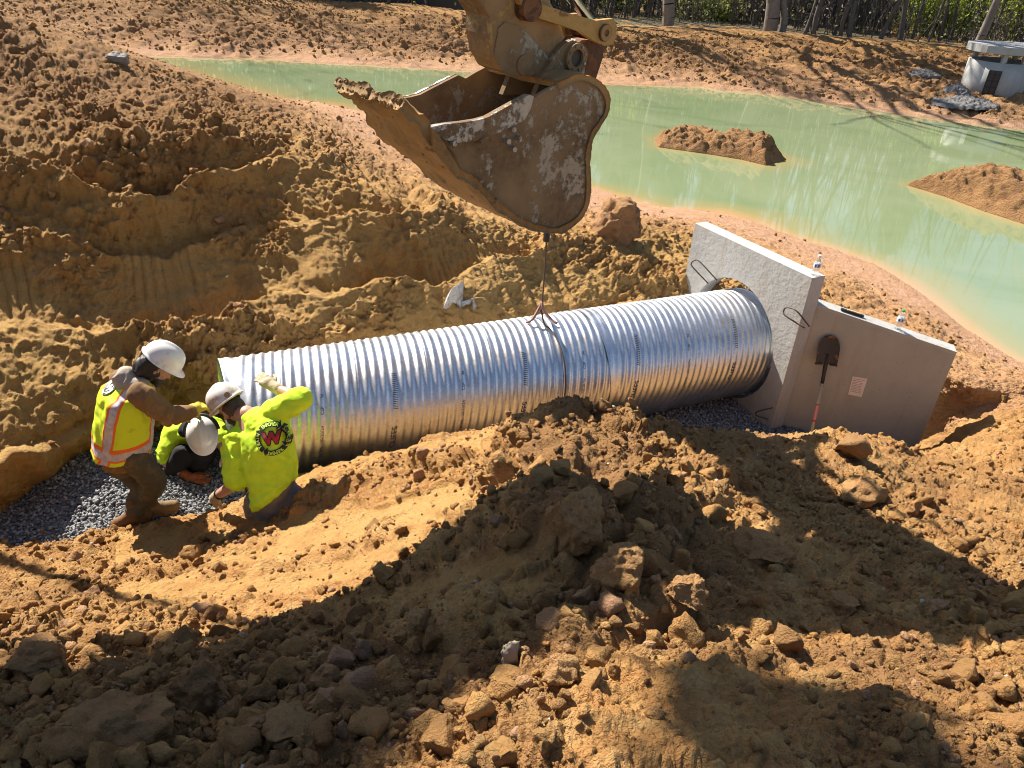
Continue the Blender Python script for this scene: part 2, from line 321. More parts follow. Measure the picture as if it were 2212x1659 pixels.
disp = disp+.020*fbm(P*12, 5, 4)*np.minimum(1, rg*2)+.010*fbm(P*45, 6, 3)
# ledges and bucket-tooth scrapes on the cut face
px_ = cxx.ravel()
ledge = wl*(.10*np.abs(vnoise(np.stack([P[:, 0]*.5, P[:, 1]*.5, P[:, 2]*3.2+.5*vnoise(P*.8, 12)], 1), 33))+.05*fbm(np.stack([P[:, 0]*1.2, P[:, 1]*1.2, P[:, 2]*7], 1), 35, 3))
sa = P@AH; scr = sstep(-.28, .05, vnoise(np.stack([sa*1.15, P[:, 2]*1.6+P[:, 1]*.5, 0*sa], 1)+8, 44)+.35*fbm(P*2.2, 46, 3))*wl
stri = scr*.075*(np.abs(vnoise(np.stack([(sa+.25*P[:, 2])*7.5, P[:, 2]*.6, 0*sa], 1), 45))-.3)
zz = P[:, 2]/.46+.55*fbm(np.stack([sa*.7, P[:, 2]*.5, 0*sa], 1)+2, 47, 3)+.12*fbm(P*4, 48, 2); fz = zz-np.floor(zz)
terr = wl*(sstep(.15, .0, fz)+np.where(fz > .15, (fz-.15)/.85, 0)-.5)*(.4+.6*sstep(-.4, .2, vnoise(np.stack([sa*.8, P[:, 2]*.9, 0*sa], 1), 49)))
disp = disp*(1-.74*scr)+ledge*(1-.5*scr)-stri+.36*terr+wl*(.05*(c2-.25)+.03*(c3-.25))*(1-.7*scr)
def ridged(Q, sd): return (1-2*np.abs(vnoise(Q+.25*np.stack([vnoise(Q*.9, sd+7)]*3, 1), sd)))*.6
rk = (wl*.75+.45*rg)*(1-.55*scr)
disp = disp+rk*(.072*ridged(P*4.6, 61)+.050*ridged(P*10.5, 62)+.031*ridged(P*23, 63)+.014*ridged(P*50, 64))
bpx = proj(P); gro = 0
for gx, gy, gw, gh, sk_, per in ((505, 470, 95, 75, .35, .10), (330, 590, 110, 70, .0, .085), (1000, 575, 85, 60, .0, .07), (70, 610, 80, 90, .1, .09), (700, 560, 60, 60, -.2, .08), (960, 1115, 95, 45, .6, .12), (640, 1190, 120, 35, .6, .14)):
    m_ = np.exp(-((bpx[:, 0]-gx)/gw)**4-((bpx[:, 1]-gy)/gh)**4); disp = disp*(1-.55*m_); gro = gro+m_*(.030*np.abs(np.sin(math.pi*(sa+sk_*P[:, 2]+.03*vnoise(P*3, 71))/per))**.6*(.5+.5*sstep(-.5, .3, vnoise(np.stack([sa/per*.5, P[:, 2]*2, 0*sa], 1), 72))))
disp = disp+gro
hump = np.exp(-((px_-1280)/330)**2-((ri.ravel()-(cut-230))/150)**2)
disp = disp+hump*(.17*(c1*e1)*(i1 > .25)+.06*c2)
# scraped slabs left by the bucket on the sunny bank
sl_ = ((px_ > 250) & (px_ < 1250) & (ri.ravel() < cut-20)).astype(float)
slab = sstep(.05, .25, vnoise(np.stack([P[:, 0]*1.6+P[:, 1]*.8, P[:, 1]*3.5, 0*sa], 1)+3, 51))*sl_*sstep(.55, .7, 1.35-rg)*sstep(.0, .15, .8-np.abs(px_-700)/700)
disp = disp*(1-.55*slab)
edge = sstep(0, 8, ri.ravel())*1.0
P2 = P+N*(disp*edge)[:, None]
FLATM = np.clip(scr+slab, 0, 1)
GROUND_V = P2
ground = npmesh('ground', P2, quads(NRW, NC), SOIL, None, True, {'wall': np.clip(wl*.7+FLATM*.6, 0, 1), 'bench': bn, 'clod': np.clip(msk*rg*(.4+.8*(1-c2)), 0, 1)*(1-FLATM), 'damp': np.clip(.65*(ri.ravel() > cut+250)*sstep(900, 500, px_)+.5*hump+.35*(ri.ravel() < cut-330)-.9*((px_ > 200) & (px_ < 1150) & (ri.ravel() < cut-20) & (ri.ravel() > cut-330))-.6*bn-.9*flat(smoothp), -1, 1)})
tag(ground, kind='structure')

# ------------------------------------------------------------------ water
def fan(name, ptsA, ptsB, nr_, mat, **kw): pass
t = NT('pond_water'); t.world = True
cz_ = t.attr('shallow')
murk = t.mix(t.thr(t.noise(.35, 5, .6, None, 1.2), .3, .7), (.170, .225, .112), (.225, .265, .150))
murk = t.mix(t.thr(cz_, .0, .75), murk, (.28, .25, .11)); murk = t.mix(t.thr(cz_, .65, 1.0), murk, (.42, .26, .12))
mp = t.n('ShaderNodeMapping', {'Scale': (1.2, 4.5, 1)}); t.set(mp.inputs[0], t.obj())
WATER = t.out(murk, .02, 0, t.bump(t.noise(2.2, 4, .5, mp.outputs[0]), .028, .02), .5, **{'IOR': 1.8})
farshore = [(-900, 70), (-300, 95), (0, 108), (300, 120), (516, 127), (797, 141), (1031, 155), (1300, 181), (1491, 187), (1663, 203), (1844, 231), (2025, 258), (2212, 278), (2600, 330), (3300, 420)]
FS = np.array([onz(a, b, ZW) for a, b in farshore])
fx = np.linspace(-900, 3300, 260); FSX = np.stack([np.interp(fx, [a for a, b in farshore], FS[:, i]) for i in range(3)], 1)
sk = sorted(shore_pts); NSX = np.array([onz(a, np.interp(a, sk, [shore_pts[i][0] for i in sk]), ZW) for a in fx])
def islands_sd(Q): return None
ISL = [((1412, 300), (1470, 285), (1540, 296), (1640, 318), (1700, 345), (1655, 358), (1600, 345), (1540, 335), (1470, 325), (1420, 318)),
       ((1958, 400), (2040, 392), (2130, 398), (2260, 402), (2420, 430), (2440, 500), (2330, 500), (2212, 485), (2120, 455), (2040, 425))]
ISL3 = [np.array([onz(a, b, ZW) for a, b in s]) for s in ISL]
nrw = 160; tt = (np.linspace(0, 1, nrw))[:, None, None]
A_ = NSX-(FSX-NSX)/np.linalg.norm(FSX-NSX, axis=1, keepdims=True)*.8; B_ = FSX+(FSX-NSX)/np.linalg.norm(FSX-NSX, axis=1, keepdims=True)*1.5
WV = (A_[None]*(1-tt)+B_[None]*tt); wv = WV.reshape(-1, 3)
def segd(Q, poly, closed):
    best = np.full(len(Q), 99.); m = len(poly)
    for i in range(m if closed else m-1):
        a, b = poly[i][:2], poly[(i+1) % m][:2]; ab = b-a; t_ = np.clip(((Q-a)@ab)/(ab@ab+1e-9), 0, 1); best = np.minimum(best, np.linalg.norm(Q-a-t_[:, None]*ab, axis=1))
    return best
dn = segd(wv[:, :2], NSX[::4], False); df = segd(wv[:, :2], FSX[::4], False); di = np.minimum(segd(wv[:, :2], ISL3[0], True), segd(wv[:, :2], ISL3[1], True))
wob = .5+.5*vnoise(wv*.8, 3)
leftarm = np.exp(-np.maximum(0, wv[:, 0]+7.0)*.6)
shal = np.clip(1-dn/(.5+.7*wob+.8*leftarm), 0, 1); shal = np.maximum(shal, np.clip(1-df/(.3+.5*wob), 0, 1)*.8); shal = np.maximum(shal, np.clip(1-di/(.25+.5*wob), 0, 1)*.8)
water = npmesh('water', wv, quads(nrw, 260), WATER, None, True, {'shallow': shal}); tag(water, kind='structure')

# ------------------------------------------------------------------ far bank, berm and the land behind it
def fcurve(pts, z):
    x = [p[0] for p in pts]; q = np.array([onz(p[0], p[1], p[2] if len(p) > 2 else z) for p in pts]); return np.stack([np.interp(fx2, x, q[:, i]) for i in range(3)], 1)
fx2 = np.linspace(-900, 3300, 900)
f_sh = fcurve(farshore, ZW); dirf = f_sh[:, :2]/np.linalg.norm(f_sh[:, :2], axis=1)[:, None]
f_un = f_sh.copy(); f_un[:, :2] -= dirf*2; f_un[:, 2] = -.6
f_ft = fcurve([(-900, 10), (-300, 50), (0, 72), (234, 89), (422, 95), (703, 105), (985, 120), (1323, 134), (1527, 168), (1750, 200), (2025, 226), (2212, 248), (2600, 300), (3300, 380)], .36)
f_cr = fcurve([(-900, -70), (-300, -20), (0, 0), (217, 8), (540, 22), (800, 40), (1058, 58), (1341, 84), (1527, 92), (1700, 98), (1980, 118), (2212, 136), (2600, 190), (3300, 290)], 1.08)
f_bs = fcurve([(-900, -82), (-300, -30), (0, -9), (540, 11), (674, 20), (900, 36), (1058, 47), (1341, 71), (1527, 79), (1700, 86), (1980, 106), (2212, 126), (2600, 180), (3300, 280)], 1.12)
f_ed = fcurve([(-900, -95), (-300, -42), (0, -22), (540, -2), (868, 10), (1058, 34), (1120, 44), (1341, 57), (1527, 65), (1700, 74), (1980, 96), (2212, 117), (2600, 170), (3300, 270)], 1.24)
def back(C0, dd, z): c = C0.copy(); c[:, :2] += dirf*dd; c[:, 2] = z; return c
f_e1 = back(f_ed, .7, 1.22); b3 = back(f_ed, 1.8, 1.05); flat1 = back(f_ed, 9, 1.1); flat2 = back(f_ed, 45, 1.8); flat3 = back(f_ed, 500, 4)
seq = [(f_un, 8, .2, 1), (f_sh, 30, .25, 1), (f_ft, 90, .9, .4), (f_cr, 30, .8, 0), (f_bs, 22, .45, 0), (f_ed, 12, .25, 0), (f_e1, 16, .25, 0), (b3, 24, .3, 0), (flat1, 12, .5, 0), (flat2, 4, 0, 0), (flat3, 1, 0, 0)]
G2 = []; r2 = []; bb2 = []
for (a, n, ra, ba), (b, _, rb, bb) in zip(seq, seq[1:]):
    for k in range(n):
        t_ = k/n; G2.append(a*(1-t_)+b*t_); r2.append(ra*(1-t_)+rb*t_); bb2.append(ba*(1-t_)+bb*t_)
G2.append(flat3); r2.append(0); bb2.append(0); G2 = np.array(G2)
N2 = flat(gnormals(G2)); N2 = np.where(N2[:, 2:3] < 0, -N2, N2); P = flat(G2); r2 = np.repeat(np.array(r2), 900); bb2 = np.repeat(np.array(bb2), 900)
f1, f2, idv = worley(P/.62+.3*fbm(P*1.5, 2, 2)[:, None], 5); g1, g2, gid = worley(P/.27, 6)
m2 = .35+.65*sstep(-.3, .3, fbm(P*.5, 8, 3))
k1, _, kid, ko = worley2(P/.2+.3*fbm(P*3, 12, 2)[:, None], 15); k2, _, k2d, _ = worley2(P/.42+.3*fbm(P*2, 13, 2)[:, None], 16)
dsp = r2*m2*(.24*(np.clip(1-(f1/.75)**2, 0, 1)*idv-.15)+.13*(np.clip(1-(g1/.75)**2, 0, 1)*gid-.2)+.12*np.clip(1-(k1/.8)**1.5, 0, 1)*kid+.16*np.clip(1-(k2/.8)**1.5, 0, 1)*k2d)+r2*(.10*ridged(P*1.6, 81)+.07*ridged(P*3.7, 82)+.04*ridged(P*8, 83))+r2*.16*fbm(P*.45, 4, 3)+.03*fbm(P*3, 7, 3)
farb = npmesh('far_bank', P+N2*dsp[:, None], quads(len(G2), 900), SOILF, None, True, {'damp': np.clip(1.1*r2-.7*bb2-.2, -1, 1), 'wall': 0*dsp, 'bench': bb2, 'clod': np.clip(r2*m2*.9, 0, 1)})
tag(farb, kind='structure')

# islands of spoil in the pond
for k, (poly, hgt) in enumerate(zip(ISL3, (.42, .55))):
    c = poly.mean(0); nth, nrr = 260, 60; ang = np.linspace(0, 2*np.pi, nth, endpoint=False)
    m = len(poly); seg = np.linalg.norm(np.roll(poly, -1, 0)-poly, axis=1); cum = np.concatenate([[0], np.cumsum(seg)]); u = np.linspace(0, cum[-1], nth, endpoint=False)
    pc = np.vstack([poly, poly[:1]]); B = np.stack([np.interp(u, cum, pc[:, i]) for i in range(3)], 1)
    spine = np.array([poly[0]*.55+c*.45, c, poly[4 if k == 0 else 5]*.5+c*.5])
    ctr = []
    for b in B:
        a_, d_ = spine[0], spine[2]-spine[0]; q = np.clip(((b-a_)[:2]@d_[:2])/(d_[:2]@d_[:2]), .0, 1); ctr.append(a_+d_*q)
    ctr = np.array(ctr); rr_ = np.linspace(1.12, 0, nrr)[:, None, None]
    V = ctr[None]+(B-ctr)[None]*rr_; rad = np.repeat(rr_[:, :, 0], nth, 1)
    z = ZW+np.where(rad > 1, (1-rad)*4, hgt*1.15*(1-np.clip(rad, 0, 1)**1.25)*(.75+.35*fbm(V.reshape(-1, 3)*1.2, 21, 2).reshape(rad.shape)))
    V[:, :, 2] = z; p = V.reshape(-1, 3); f1, f2, idv = worley(p/.33, 61+k); g1, _, _ = worley(p/.13, 63+k)
    p[:, 2] += np.clip(1-rad.ravel(), 0, .25)*4*(.13*np.clip(1-(f1/.7)**2, 0, 1)*idv+.05*np.clip(1-(g1/.7)**2, 0, 1)+.06*fbm(p*3, 2, 3)+.07*ridged(p*3, 84)+.045*ridged(p*7, 85)+.02*ridged(p*16, 86))
    o = npmesh('island', p, quads(nrr, nth, True), SOILF, None, True, {'wall': 0*f1, 'bench': np.full(len(p), .25), 'clod': np.full(len(p), .85), 'damp': np.full(len(p), .7)}); tag(o, kind='structure')
# ------------------------------------------------------------------ corrugated pipe
t = NT('galvanised_steel')
spang = t.n('ShaderNodeTexVoronoi', {'Scale': 55.0}); t.set(spang.inputs['Vector'], t.obj())
g = t.mix(.35, t.noise(4, 5, .6), spang.outputs['Color'], 'MIX')
dm = t.math('MULTIPLY', t.thr(t.noise(3.2, 7, .7), .56, .70), .55)
GALV = t.out(t.mix(dm, t.ramp(g, [(.3, (.56, .58, .61)), (.7, (.74, .75, .77))]), (.42, .35, .27)), t.thr(t.noise(7, 5, .65), -.75, 2.3), 1.0, t.bump(t.noise(26, 3), .05, .003))
pipe = empty('corrugated_pipe', tuple(P0), 'large galvanised corrugated steel culvert pipe running across the trench to the concrete wall', 'pipe')
E1 = np.cross(AX, [0, 0, 1]); E1 /= np.linalg.norm(E1); E2 = np.cross(E1, AX)      # E1 towards the camera side, E2 up
if E1[1] > 0: E1 = -E1
def cyl(x, th, r): return P0+AX*x[..., None]+r[..., None]*(np.cos(th)[..., None]*E1+np.sin(th)[..., None]*E2)
PITCH, LEAD = .0762, .6096
def corr(x, th):
    e = sstep(0, .17, x)*sstep(0, .17, PLEN-x)
    ph = x-e*LEAD*(th/(2*np.pi)); k = np.cos(2*np.pi*ph/PITCH)
    seam = ((ph/LEAD) % 1.0); sm = np.exp(-((seam-.5)/.008)**2)
    return RP-.0058+.0058*np.sign(k)*np.abs(k)**.85-.006*sm
def pipe_shell(inset):
    nx, nth = 860, 257
    x, th = np.meshgrid(np.linspace(0, PLEN, nx), np.linspace(0, 2*np.pi, nth), indexing='ij'); return cyl(x, th, corr(x, th)-inset).reshape(-1, 3), nx, nth
vo, nx, nth = pipe_shell(0); vi, _, _ = pipe_shell(.004)
qf = quads(nx, nth); n_ = len(vo); i0 = np.arange(nth-1); i1 = (nx-1)*nth+i0
caps = np.vstack([np.stack([i0, i0+1, i0+1+n_, i0+n_], 1), np.stack([i1+1, i1, i1+n_, i1+1+n_], 1)])
npmesh('pipe_wall', np.vstack([vo, vi]), np.vstack([qf[:, ::-1], qf+n_, caps]), GALV, pipe)
STEN = plain('stencil_ink', (.045, .05, .075), .7)
def text_bm(s, size, font_shear=0, dx=None, dy=None, bold=0.0, align='CENTER'):
    cu = bpy.data.curves.new('txt', 'FONT'); cu.body = s; cu.size = size; cu.align_x = align; cu.align_y = 'CENTER'; cu.offset = bold; cu.shear = font_shear; cu.resolution_u = 3
    o = bpy.data.objects.new('txt', cu); COL.objects.link(o); dg = bpy.context.evaluated_depsgraph_get(); dg.update()
    me = bpy.data.meshes.new_from_object(o.evaluated_get(dg)); bpy.data.objects.remove(o); bpy.data.curves.remove(cu)
    bm = bmesh.new(); bm.from_mesh(me); bpy.data.meshes.remove(me)
    slice_bm(bm, dx, dy); return bm
def slice_bm(bm, dx, dy):
    for ax_, d_ in ((0, dx), (1, dy)):
        if not d_ or not bm.verts: continue
        lo = min(v.co[ax_] for v in bm.verts); hi = max(v.co[ax_] for v in bm.verts); c = math.ceil(lo/d_)*d_
        while c < hi:
            no = [0, 0, 0]; no[ax_] = 1; co = [0, 0, 0]; co[ax_] = c
            bmesh.ops.bisect_plane(bm, geom=bm.verts[:]+bm.edges[:]+bm.faces[:], plane_co=co, plane_no=no, dist=1e-6); c += d_
def pipe_text(s, x0, th0, size, bold=0.0):
    bm = text_bm(s, size, 0, .03, .007, bold, 'LEFT')
    for v in bm.verts:
        th = th0+v.co.x/RP; x = np.array(x0-v.co.y+LEAD*(th/(2*math.pi)))
        v.co = Vector(cyl(x, np.array(th), np.array(corr(x, np.array(th))+.0022)))
    return bm_obj('stencil_text', bm, STEN, pipe)
k0 = .26
for i, x in enumerate(np.arange(.62, 5.3, LEAD)):
    if i % 2 == 1:
        pipe_text('CLIFFS', x, -.12, .072, .001); pipe_text('/////////////////', x, .46, .066, .001); pipe_text('<', x, -.32, .07)
    else:
        for wd_, o_ in (('16', 0), ('0.064', .14), ('NOM', .38), ('20/20/24', .60), ('CSP', .98), ('36', 1.2)): pipe_text(wd_, x, -.42+o_, .040)

# the two slivers of joint band at mid pipe
x, th = np.meshgrid(np.linspace(3.38, 3.49, 24), np.linspace(-.9, 2.6, 120), indexing='ij')
npmesh('coupling_band', cyl(x, th, corr(x, th)*.35+(RP+.004)*.65).reshape(-1, 3), quads(24, 120)[:, ::-1], GALV, pipe)

# ------------------------------------------------------------------ concrete headwall
def concrete(name, c1, c2, rough_bump):
    t = NT(name); a = t.noise(2.2, 6, .65); b = t.noise(30, 5, .7)
    col = t.mix(t.thr(a, .3, .7), c1, c2); col = t.mix(t.thr(b, .62, .8), col, tuple(x*.82 for x in c1))
    vd = t.n('ShaderNodeTexVoronoi', {'Scale': 17.0}); t.set(vd.inputs['Vector'], t.obj()); col = t.mix(t.math('MULTIPLY', t.thr(vd.outputs['Distance'], .13, .07), .5), col, tuple(x*.45 for x in c1))
    ms = t.n('ShaderNodeMapping', {'Scale': (5, 5, .7)}); t.set(ms.inputs[0], t.obj()); col = t.mix(t.math('MULTIPLY', t.thr(t.noise(1.6, 5, .6, ms.outputs[0]), .52, .72), .4), col, (.30, .22, .14))
    hb = t.math('ADD', t.math('MULTIPLY', t.noise(16, 5, .6), .8), t.math('MULTIPLY', b, .3))
    return t.out(col, .85, 0, t.bump(hb, rough_bump, .02), .3)
CONC = concrete('rough_white_concrete', (.34, .335, .315), (.41, .405, .385), .5)
CONC2 = concrete('smooth_tan_concrete', (.33, .315, .275), (.39, .37, .32), .12)
TH_ = .17
hw = empty('concrete_headwall', (2.6, 7.3, -.6), 'precast white concrete headwall with round pipe opening and angled tan wing wall', 'headwall')
hA = np.array([2.07, 8.27, 0.]); tdir = np.array([AH[1], -AH[0], 0.])            # left corner, then towards the camera
Wd = 1.80; HT0, HT1, HB = 1.44, 1.50, -.75
org = hA; cen = P1[:2]; cu_ = (np.array([*cen, 0])-org)@tdir; cv_ = P1[2]+.06
def hwp(u, v, d=0.0): return org+tdir*u+np.array([0, 0, v])+AH*d
bm = bmesh.new(); NH = 64; Rh = .685
ang = np.linspace(0, 2*math.pi, NH, endpoint=False)
def rectpt(a):
    c, s = math.cos(a), math.sin(a); ks = []
    if c > 1e-9: ks.append((Wd-cu_)/c)
    if c < -1e-9: ks.append(-cu_/c)
    if s > 1e-9: ks.append((1.47-cv_)/s)
    if s < -1e-9: ks.append((HB-cv_)/s)
    k = min(ks); return cu_+c*k, cv_+s*k
angs = sorted(list(ang)+[math.atan2(v-cv_, u-cu_) % (2*math.pi) for u in (0, Wd) for v in (1.47, HB)])
fr = []; 
for d in (-TH_/2, TH_/2):
    ri_, ro_ = [], []
    for a in angs:
        ri_.append(bm.verts.new(hwp(cu_+Rh*math.cos(a), cv_+Rh*math.sin(a), d)))
        u, v = rectpt(a)
        if abs(v-1.47) < 1e-4: v = HT0+(HT1-HT0)*u/Wd
        ro_.append(bm.verts.new(hwp(u, v, d)))
    fr.append((ri_, ro_))
n = len(angs)
for i in range(n):
    j = (i+1) % n
    (a0, b0_), (a1, b1_) = fr
    bm.faces.new((a0[i], a0[j], b0_[j], b0_[i])); bm.faces.new((a1[j], a1[i], b1_[i], b1_[j])); bm.faces.new((a0[j], a0[i], a1[i], a1[j])); bm.faces.new((b0_[i], b0_[j], b1_[j], b1_[i]))
bm_obj('wall_panel', bm, CONC, hw, bevel=.012)
# wing wall, sloping top
WT = .15
wa = org+tdir*Wd+AH*(TH_/2-.02)-tdir*.04; wa[2] = 0
pts = [wa+[0, 0, 1.19], np.array([WB[0], WB[1], .92]), np.array([WB[0], WB[1], -.6]), wa+[0, 0, -.7]]
wdir = (WB-wa); wdir[2] = 0; wdir /= np.linalg.norm(wdir); wnn = np.array([-wdir[1], wdir[0], 0]); wnn = wnn if wnn[1] > 0 else -wnn
bm = bmesh.new(); bm_prism(bm, pts, wnn*WT); bm_obj('wing_wall', bm, CONC2, hw, bevel=.012)
# chipped pale cap along the top of the wing wall
bm = bmesh.new(); seg = 26; lo = wa+[0, 0, 1.192]; hi = np.array([WB[0], WB[1], .922]); tops = []
for i in range(seg+1):
    p = lo+(hi-lo)*(i/seg); jj = rnd.uniform(-.012, .004); tops.append([bm.verts.new(p+wnn*(-.003)+[0, 0, -.022+jj]), bm.verts.new(p+wnn*(-.004)+[0, 0, .006]), bm.verts.new(p+wnn*(WT+.002)+[0, 0, .006]), bm.verts.new(p+wnn*(WT+.002)+[0, 0, -.02])])
for a, b in zip(tops, tops[1:]):
    for k in range(3): bm.faces.new((a[k], b[k], b[k+1], a[k+1]))
bm_obj('wing_top', bm, CONC, hw)
REB = plain('rusty_rebar', (.10, .075, .055), .7, .3)
def onhw(px, py, d=-TH_/2): return onpl(px, py, org+AH*d, HWN)
for pts in ([(1533, 612), (1512, 575), (1509, 566), (1516, 560), (1527, 563), (1552, 605)], [(1742, 708), (1715, 680), (1709, 670), (1716, 661), (1737, 668), (1752, 705)], [(1662, 905), (1650, 893), (1652, 885), (1672, 880)]):
    q = [onhw(*p) for p in pts]; q = [p-AH*(.10 if 0 < i < len(q)-1 else .02) for i, p in enumerate(q)]
    bm = bmesh.new(); bm_tube(bm, smooth_path(q, 6), .008, 8); bm_obj('lifting_loop', bm, REB, hw, True)
# pale data sticker on the wing wall
STK = plain('paper_sticker', (.74, .64, .58), .6, .04)
def onwing(px, py, d=.004): return onpl(px, py, wa-wnn*d, wnn)
bm = bmesh.new(); q = [onwing(*p) for p in ((1842, 813), (1874, 818), (1861, 858), (1832, 852))]
bm.faces.new([bm.verts.new(p) for p in q]); st = bm_obj('paper_label', bm, STK, hw)
bm = bmesh.new(); q = np.array(q)
def quv(u, v): return (q[0]*(1-u)+q[1]*u)*(1-v)+(q[3]*(1-u)+q[2]*u)*v-wnn*.002
for i in range(9):
    v = .1+.085*i; u1 = rnd.uniform(.3, .6) if i < 6 else rnd.uniform(.5, .9)
    for a, b in ((.08, u1), (u1+.05, min(.92, u1+.3))):
        bm.faces.new([bm.verts.new(quv(a_, b_)) for a_, b_ in ((a, v), (b, v), (b, v+.025), (a, v+.025))])
bm_obj('print_lines', bm, plain('faded_print', (.30, .25, .23), .7), st)
# mortar lump under the pipe in the opening
# ------------------------------------------------------------------ gravel bed
t = NT('grey_gravel'); GRAV = t.out(t.mix(t.n('ShaderNodeNewGeometry').outputs['Random Per Island'], (.10, .103, .11), (.33, .335, .34)), .75, 0, t.bump(t.noise(120, 3), .4, .002), .35)
gd = NT('gravel_dust'); gv_ = gd.n('ShaderNodeTexVoronoi', {'Scale': 48.0}); gd.set(gv_.inputs['Vector'], gd.obj()); gsep = gd.n('ShaderNodeSeparateColor'); gd.set(gsep.inputs[0], gv_.outputs['Color'])
GDUST = gd.out(gd.mix(gd.thr(gv_.outputs['Distance'], .55, .85), gd.mix(gsep.outputs[0], (.08, .083, .09), (.26, .265, .27)), (.03, .03, .033)), .85, 0, gd.bump(gd.math('MULTIPLY', gv_.outputs['Distance'], -1.0), 1.0, .015), .3)
s_, t_ = np.meshgrid(np.linspace(-7, 6.5, 400), np.linspace(-1.5, 1.3, 110), indexing='ij')
gb = np.array([0, 6.2, 0])+s_[..., None]*AH+t_[..., None]*AT
gz = np.interp(s_, [-7, -3.4, -2.4, 0, 3, 6.5], [.02, .03, -.02, -.12, -.26, -.26])
q = gb.reshape(-1, 3); gz = gz.ravel()+.05*fbm(q*1.6+4, 91, 3)+.10*np.exp(-((q[:, 0]+3.6)**2+(q[:, 1]-5.0)**2)/.5)*1.0
gb[..., 2] = gz.reshape(s_.shape); q = gb.reshape(-1, 3)
f1, f2, _ = worley(q/.035, 5); q[:, 2] += .012*np.clip(1-f1**2*2, 0, 1)
GB = npmesh('gravel_bed', q, quads(400, 110), GDUST, None, False); tag(GB, kind='structure')
# little stone shapes, scattered as one heap of gravel
def blob(sub, seed, amp, sq=(1, 1, 1), sc_=1.6, facet=False):
    bm = bmesh.new(); bmesh.ops.create_icosphere(bm, subdivisions=sub, radius=1); V = np.array([v.co for v in bm.verts]); Fc = np.array([[v.index for v in f.verts] for f in bm.faces]); bm.free()
    d = fbm(V*sc_+seed*7.7, seed, 4)*amp
    if facet:
        g_ = np.random.default_rng(seed)
        for _ in range(13):
            nrm = g_.normal(size=3); nrm /= np.linalg.norm(nrm); h = g_.uniform(.42, .8); k = V@nrm; V = V-np.maximum(0, k-h)[:, None]*nrm
        f1, f2, _ = worley(V*2.2+seed*3.1, seed); d = d*.5+amp*.5*(.4-f1)
    return V*(1+d)[:, None]*np.array(sq), Fc
def scatter(name, protos, pos, size, mat, rs, smooth, tilt=1.0, nrm=None, flatten=None, attrs=None):
    Vs, Fs, off = [], [], 0
    g_ = np.random.default_rng(rs); at = {k: [] for k in (attrs or {})}
    for i, (p, s) in enumerate(zip(pos, size)):
        V, Fc = protos[g_.integers(len(protos))]; a = g_.normal(size=4); a /= np.linalg.norm(a); w_, x_, y_, z_ = a
        M = np.array([[1-2*(y_*y_+z_*z_), 2*(x_*y_-z_*w_), 2*(x_*z_+y_*w_)], [2*(x_*y_+z_*w_), 1-2*(x_*x_+z_*z_), 2*(y_*z_-x_*w_)], [2*(x_*z_-y_*w_), 2*(y_*z_+x_*w_), 1-2*(x_*x_+y_*y_)]])
        Vs.append((V@M.T)*s+p); Fs.append(Fc+off); off += len(V)
        for k, v in (attrs or {}).items(): at[k].append(np.full(len(V), v[i]))
    return npmesh(name, np.vstack(Vs), np.vstack(Fs), mat, None, smooth, {k: np.concatenate(v) for k, v in at.items()} or None)
g_ = np.random.default_rng(3); n = 80000
k = g_.integers(0, len(q), n); sel = q[k]; pq = proj(sel); ok = (pq[:, 0] > -150) & (pq[:, 0] < 2300) & (sel[:, 1] > 3); sel = sel[ok]
st_ = [blob(1, i, .35, (1, .8, .6), 1.2) for i in range(5)]
gs = scatter('gravel_stones', st_, sel+g_.normal(size=sel.shape)*[.02, .02, .006]+[0, 0, .008], g_.uniform(.008, .021, len(sel)), GRAV, 4, False)
tag(gs, 'loose grey crushed stone bedding the bottom of the trench', 'gravel', kind='stuff')
# ------------------------------------------------------------------ loose clods and stones on the spoil
gv = GROUND_V.reshape(NRW, NC, 3)
ctr_ = (gv[:-1, :-1]+gv[1:, 1:])/2; ar = np.linalg.norm(np.cross(gv[1:, :-1]-gv[:-1, :-1], gv[:-1, 1:]-gv[:-1, :-1]), axis=-1)
pq = proj(ctr_.reshape(-1, 3)).reshape(ctr_.shape[:2]+(2,)); rowi = np.arange(NRW-1)[:, None]
vis = (pq[..., 0] > -120) & (pq[..., 0] < 2330) & (pq[..., 1] < 1800) & (pq[..., 1] > -40) & (rowi > 40) & (rowi < NRW-40)
rough_ = (1-.75*smoothp[:-1, :-1])*RG[:-1, :-1]*(.25+.75*msk.reshape(NRW, NC)[:-1, :-1])*(1-.8*FLATM.reshape(NRW, NC)[:-1, :-1])
trench = (rowi > sum(r[1] for r in rows[:7])) & (rowi < cut+8)
Wt = (ar*vis*rough_*~trench); nearw = 1/np.maximum(1.5, np.linalg.norm(ctr_-CAM, axis=-1))**1.4
def pick(n, wgt, seed):
    g_ = np.random.default_rng(seed); p = wgt.ravel()/wgt.sum(); k = g_.choice(len(p), n, p=p); return ctr_.reshape(-1, 3)[k]
SOILC = soil_mat('clod_soil', 1.4)
cl_s = [blob(2, 10+i, .8, (1, .85, .75), 1.5, True) for i in range(7)]; cl_l = [blob(3, 30+i, .8, (1, .85, .7), 1.6, True) for i in range(6)]
g_ = np.random.default_rng(12)
def lay(name, protos, n, lo, hi, powr, seed, wgt, label, cat, sink=.25, mat=None, smooth=False):
    p = pick(n, wgt, seed); s = lo*(hi/lo)**(g_.random(n)**powr)
    o = scatter(name, protos, p+np.array([0, 0, 1])*(s*(1-2*sink)*.5)[:, None], s, mat or SOILC, seed, smooth, attrs={'clod': g_.random(n)*.9, 'wall': g_.random(n)*.5, 'bench': (g_.random(n) > .9)*.7, 'damp': g_.random(n)*1.0-.3})
    return tag(o, label, cat, kind='stuff')
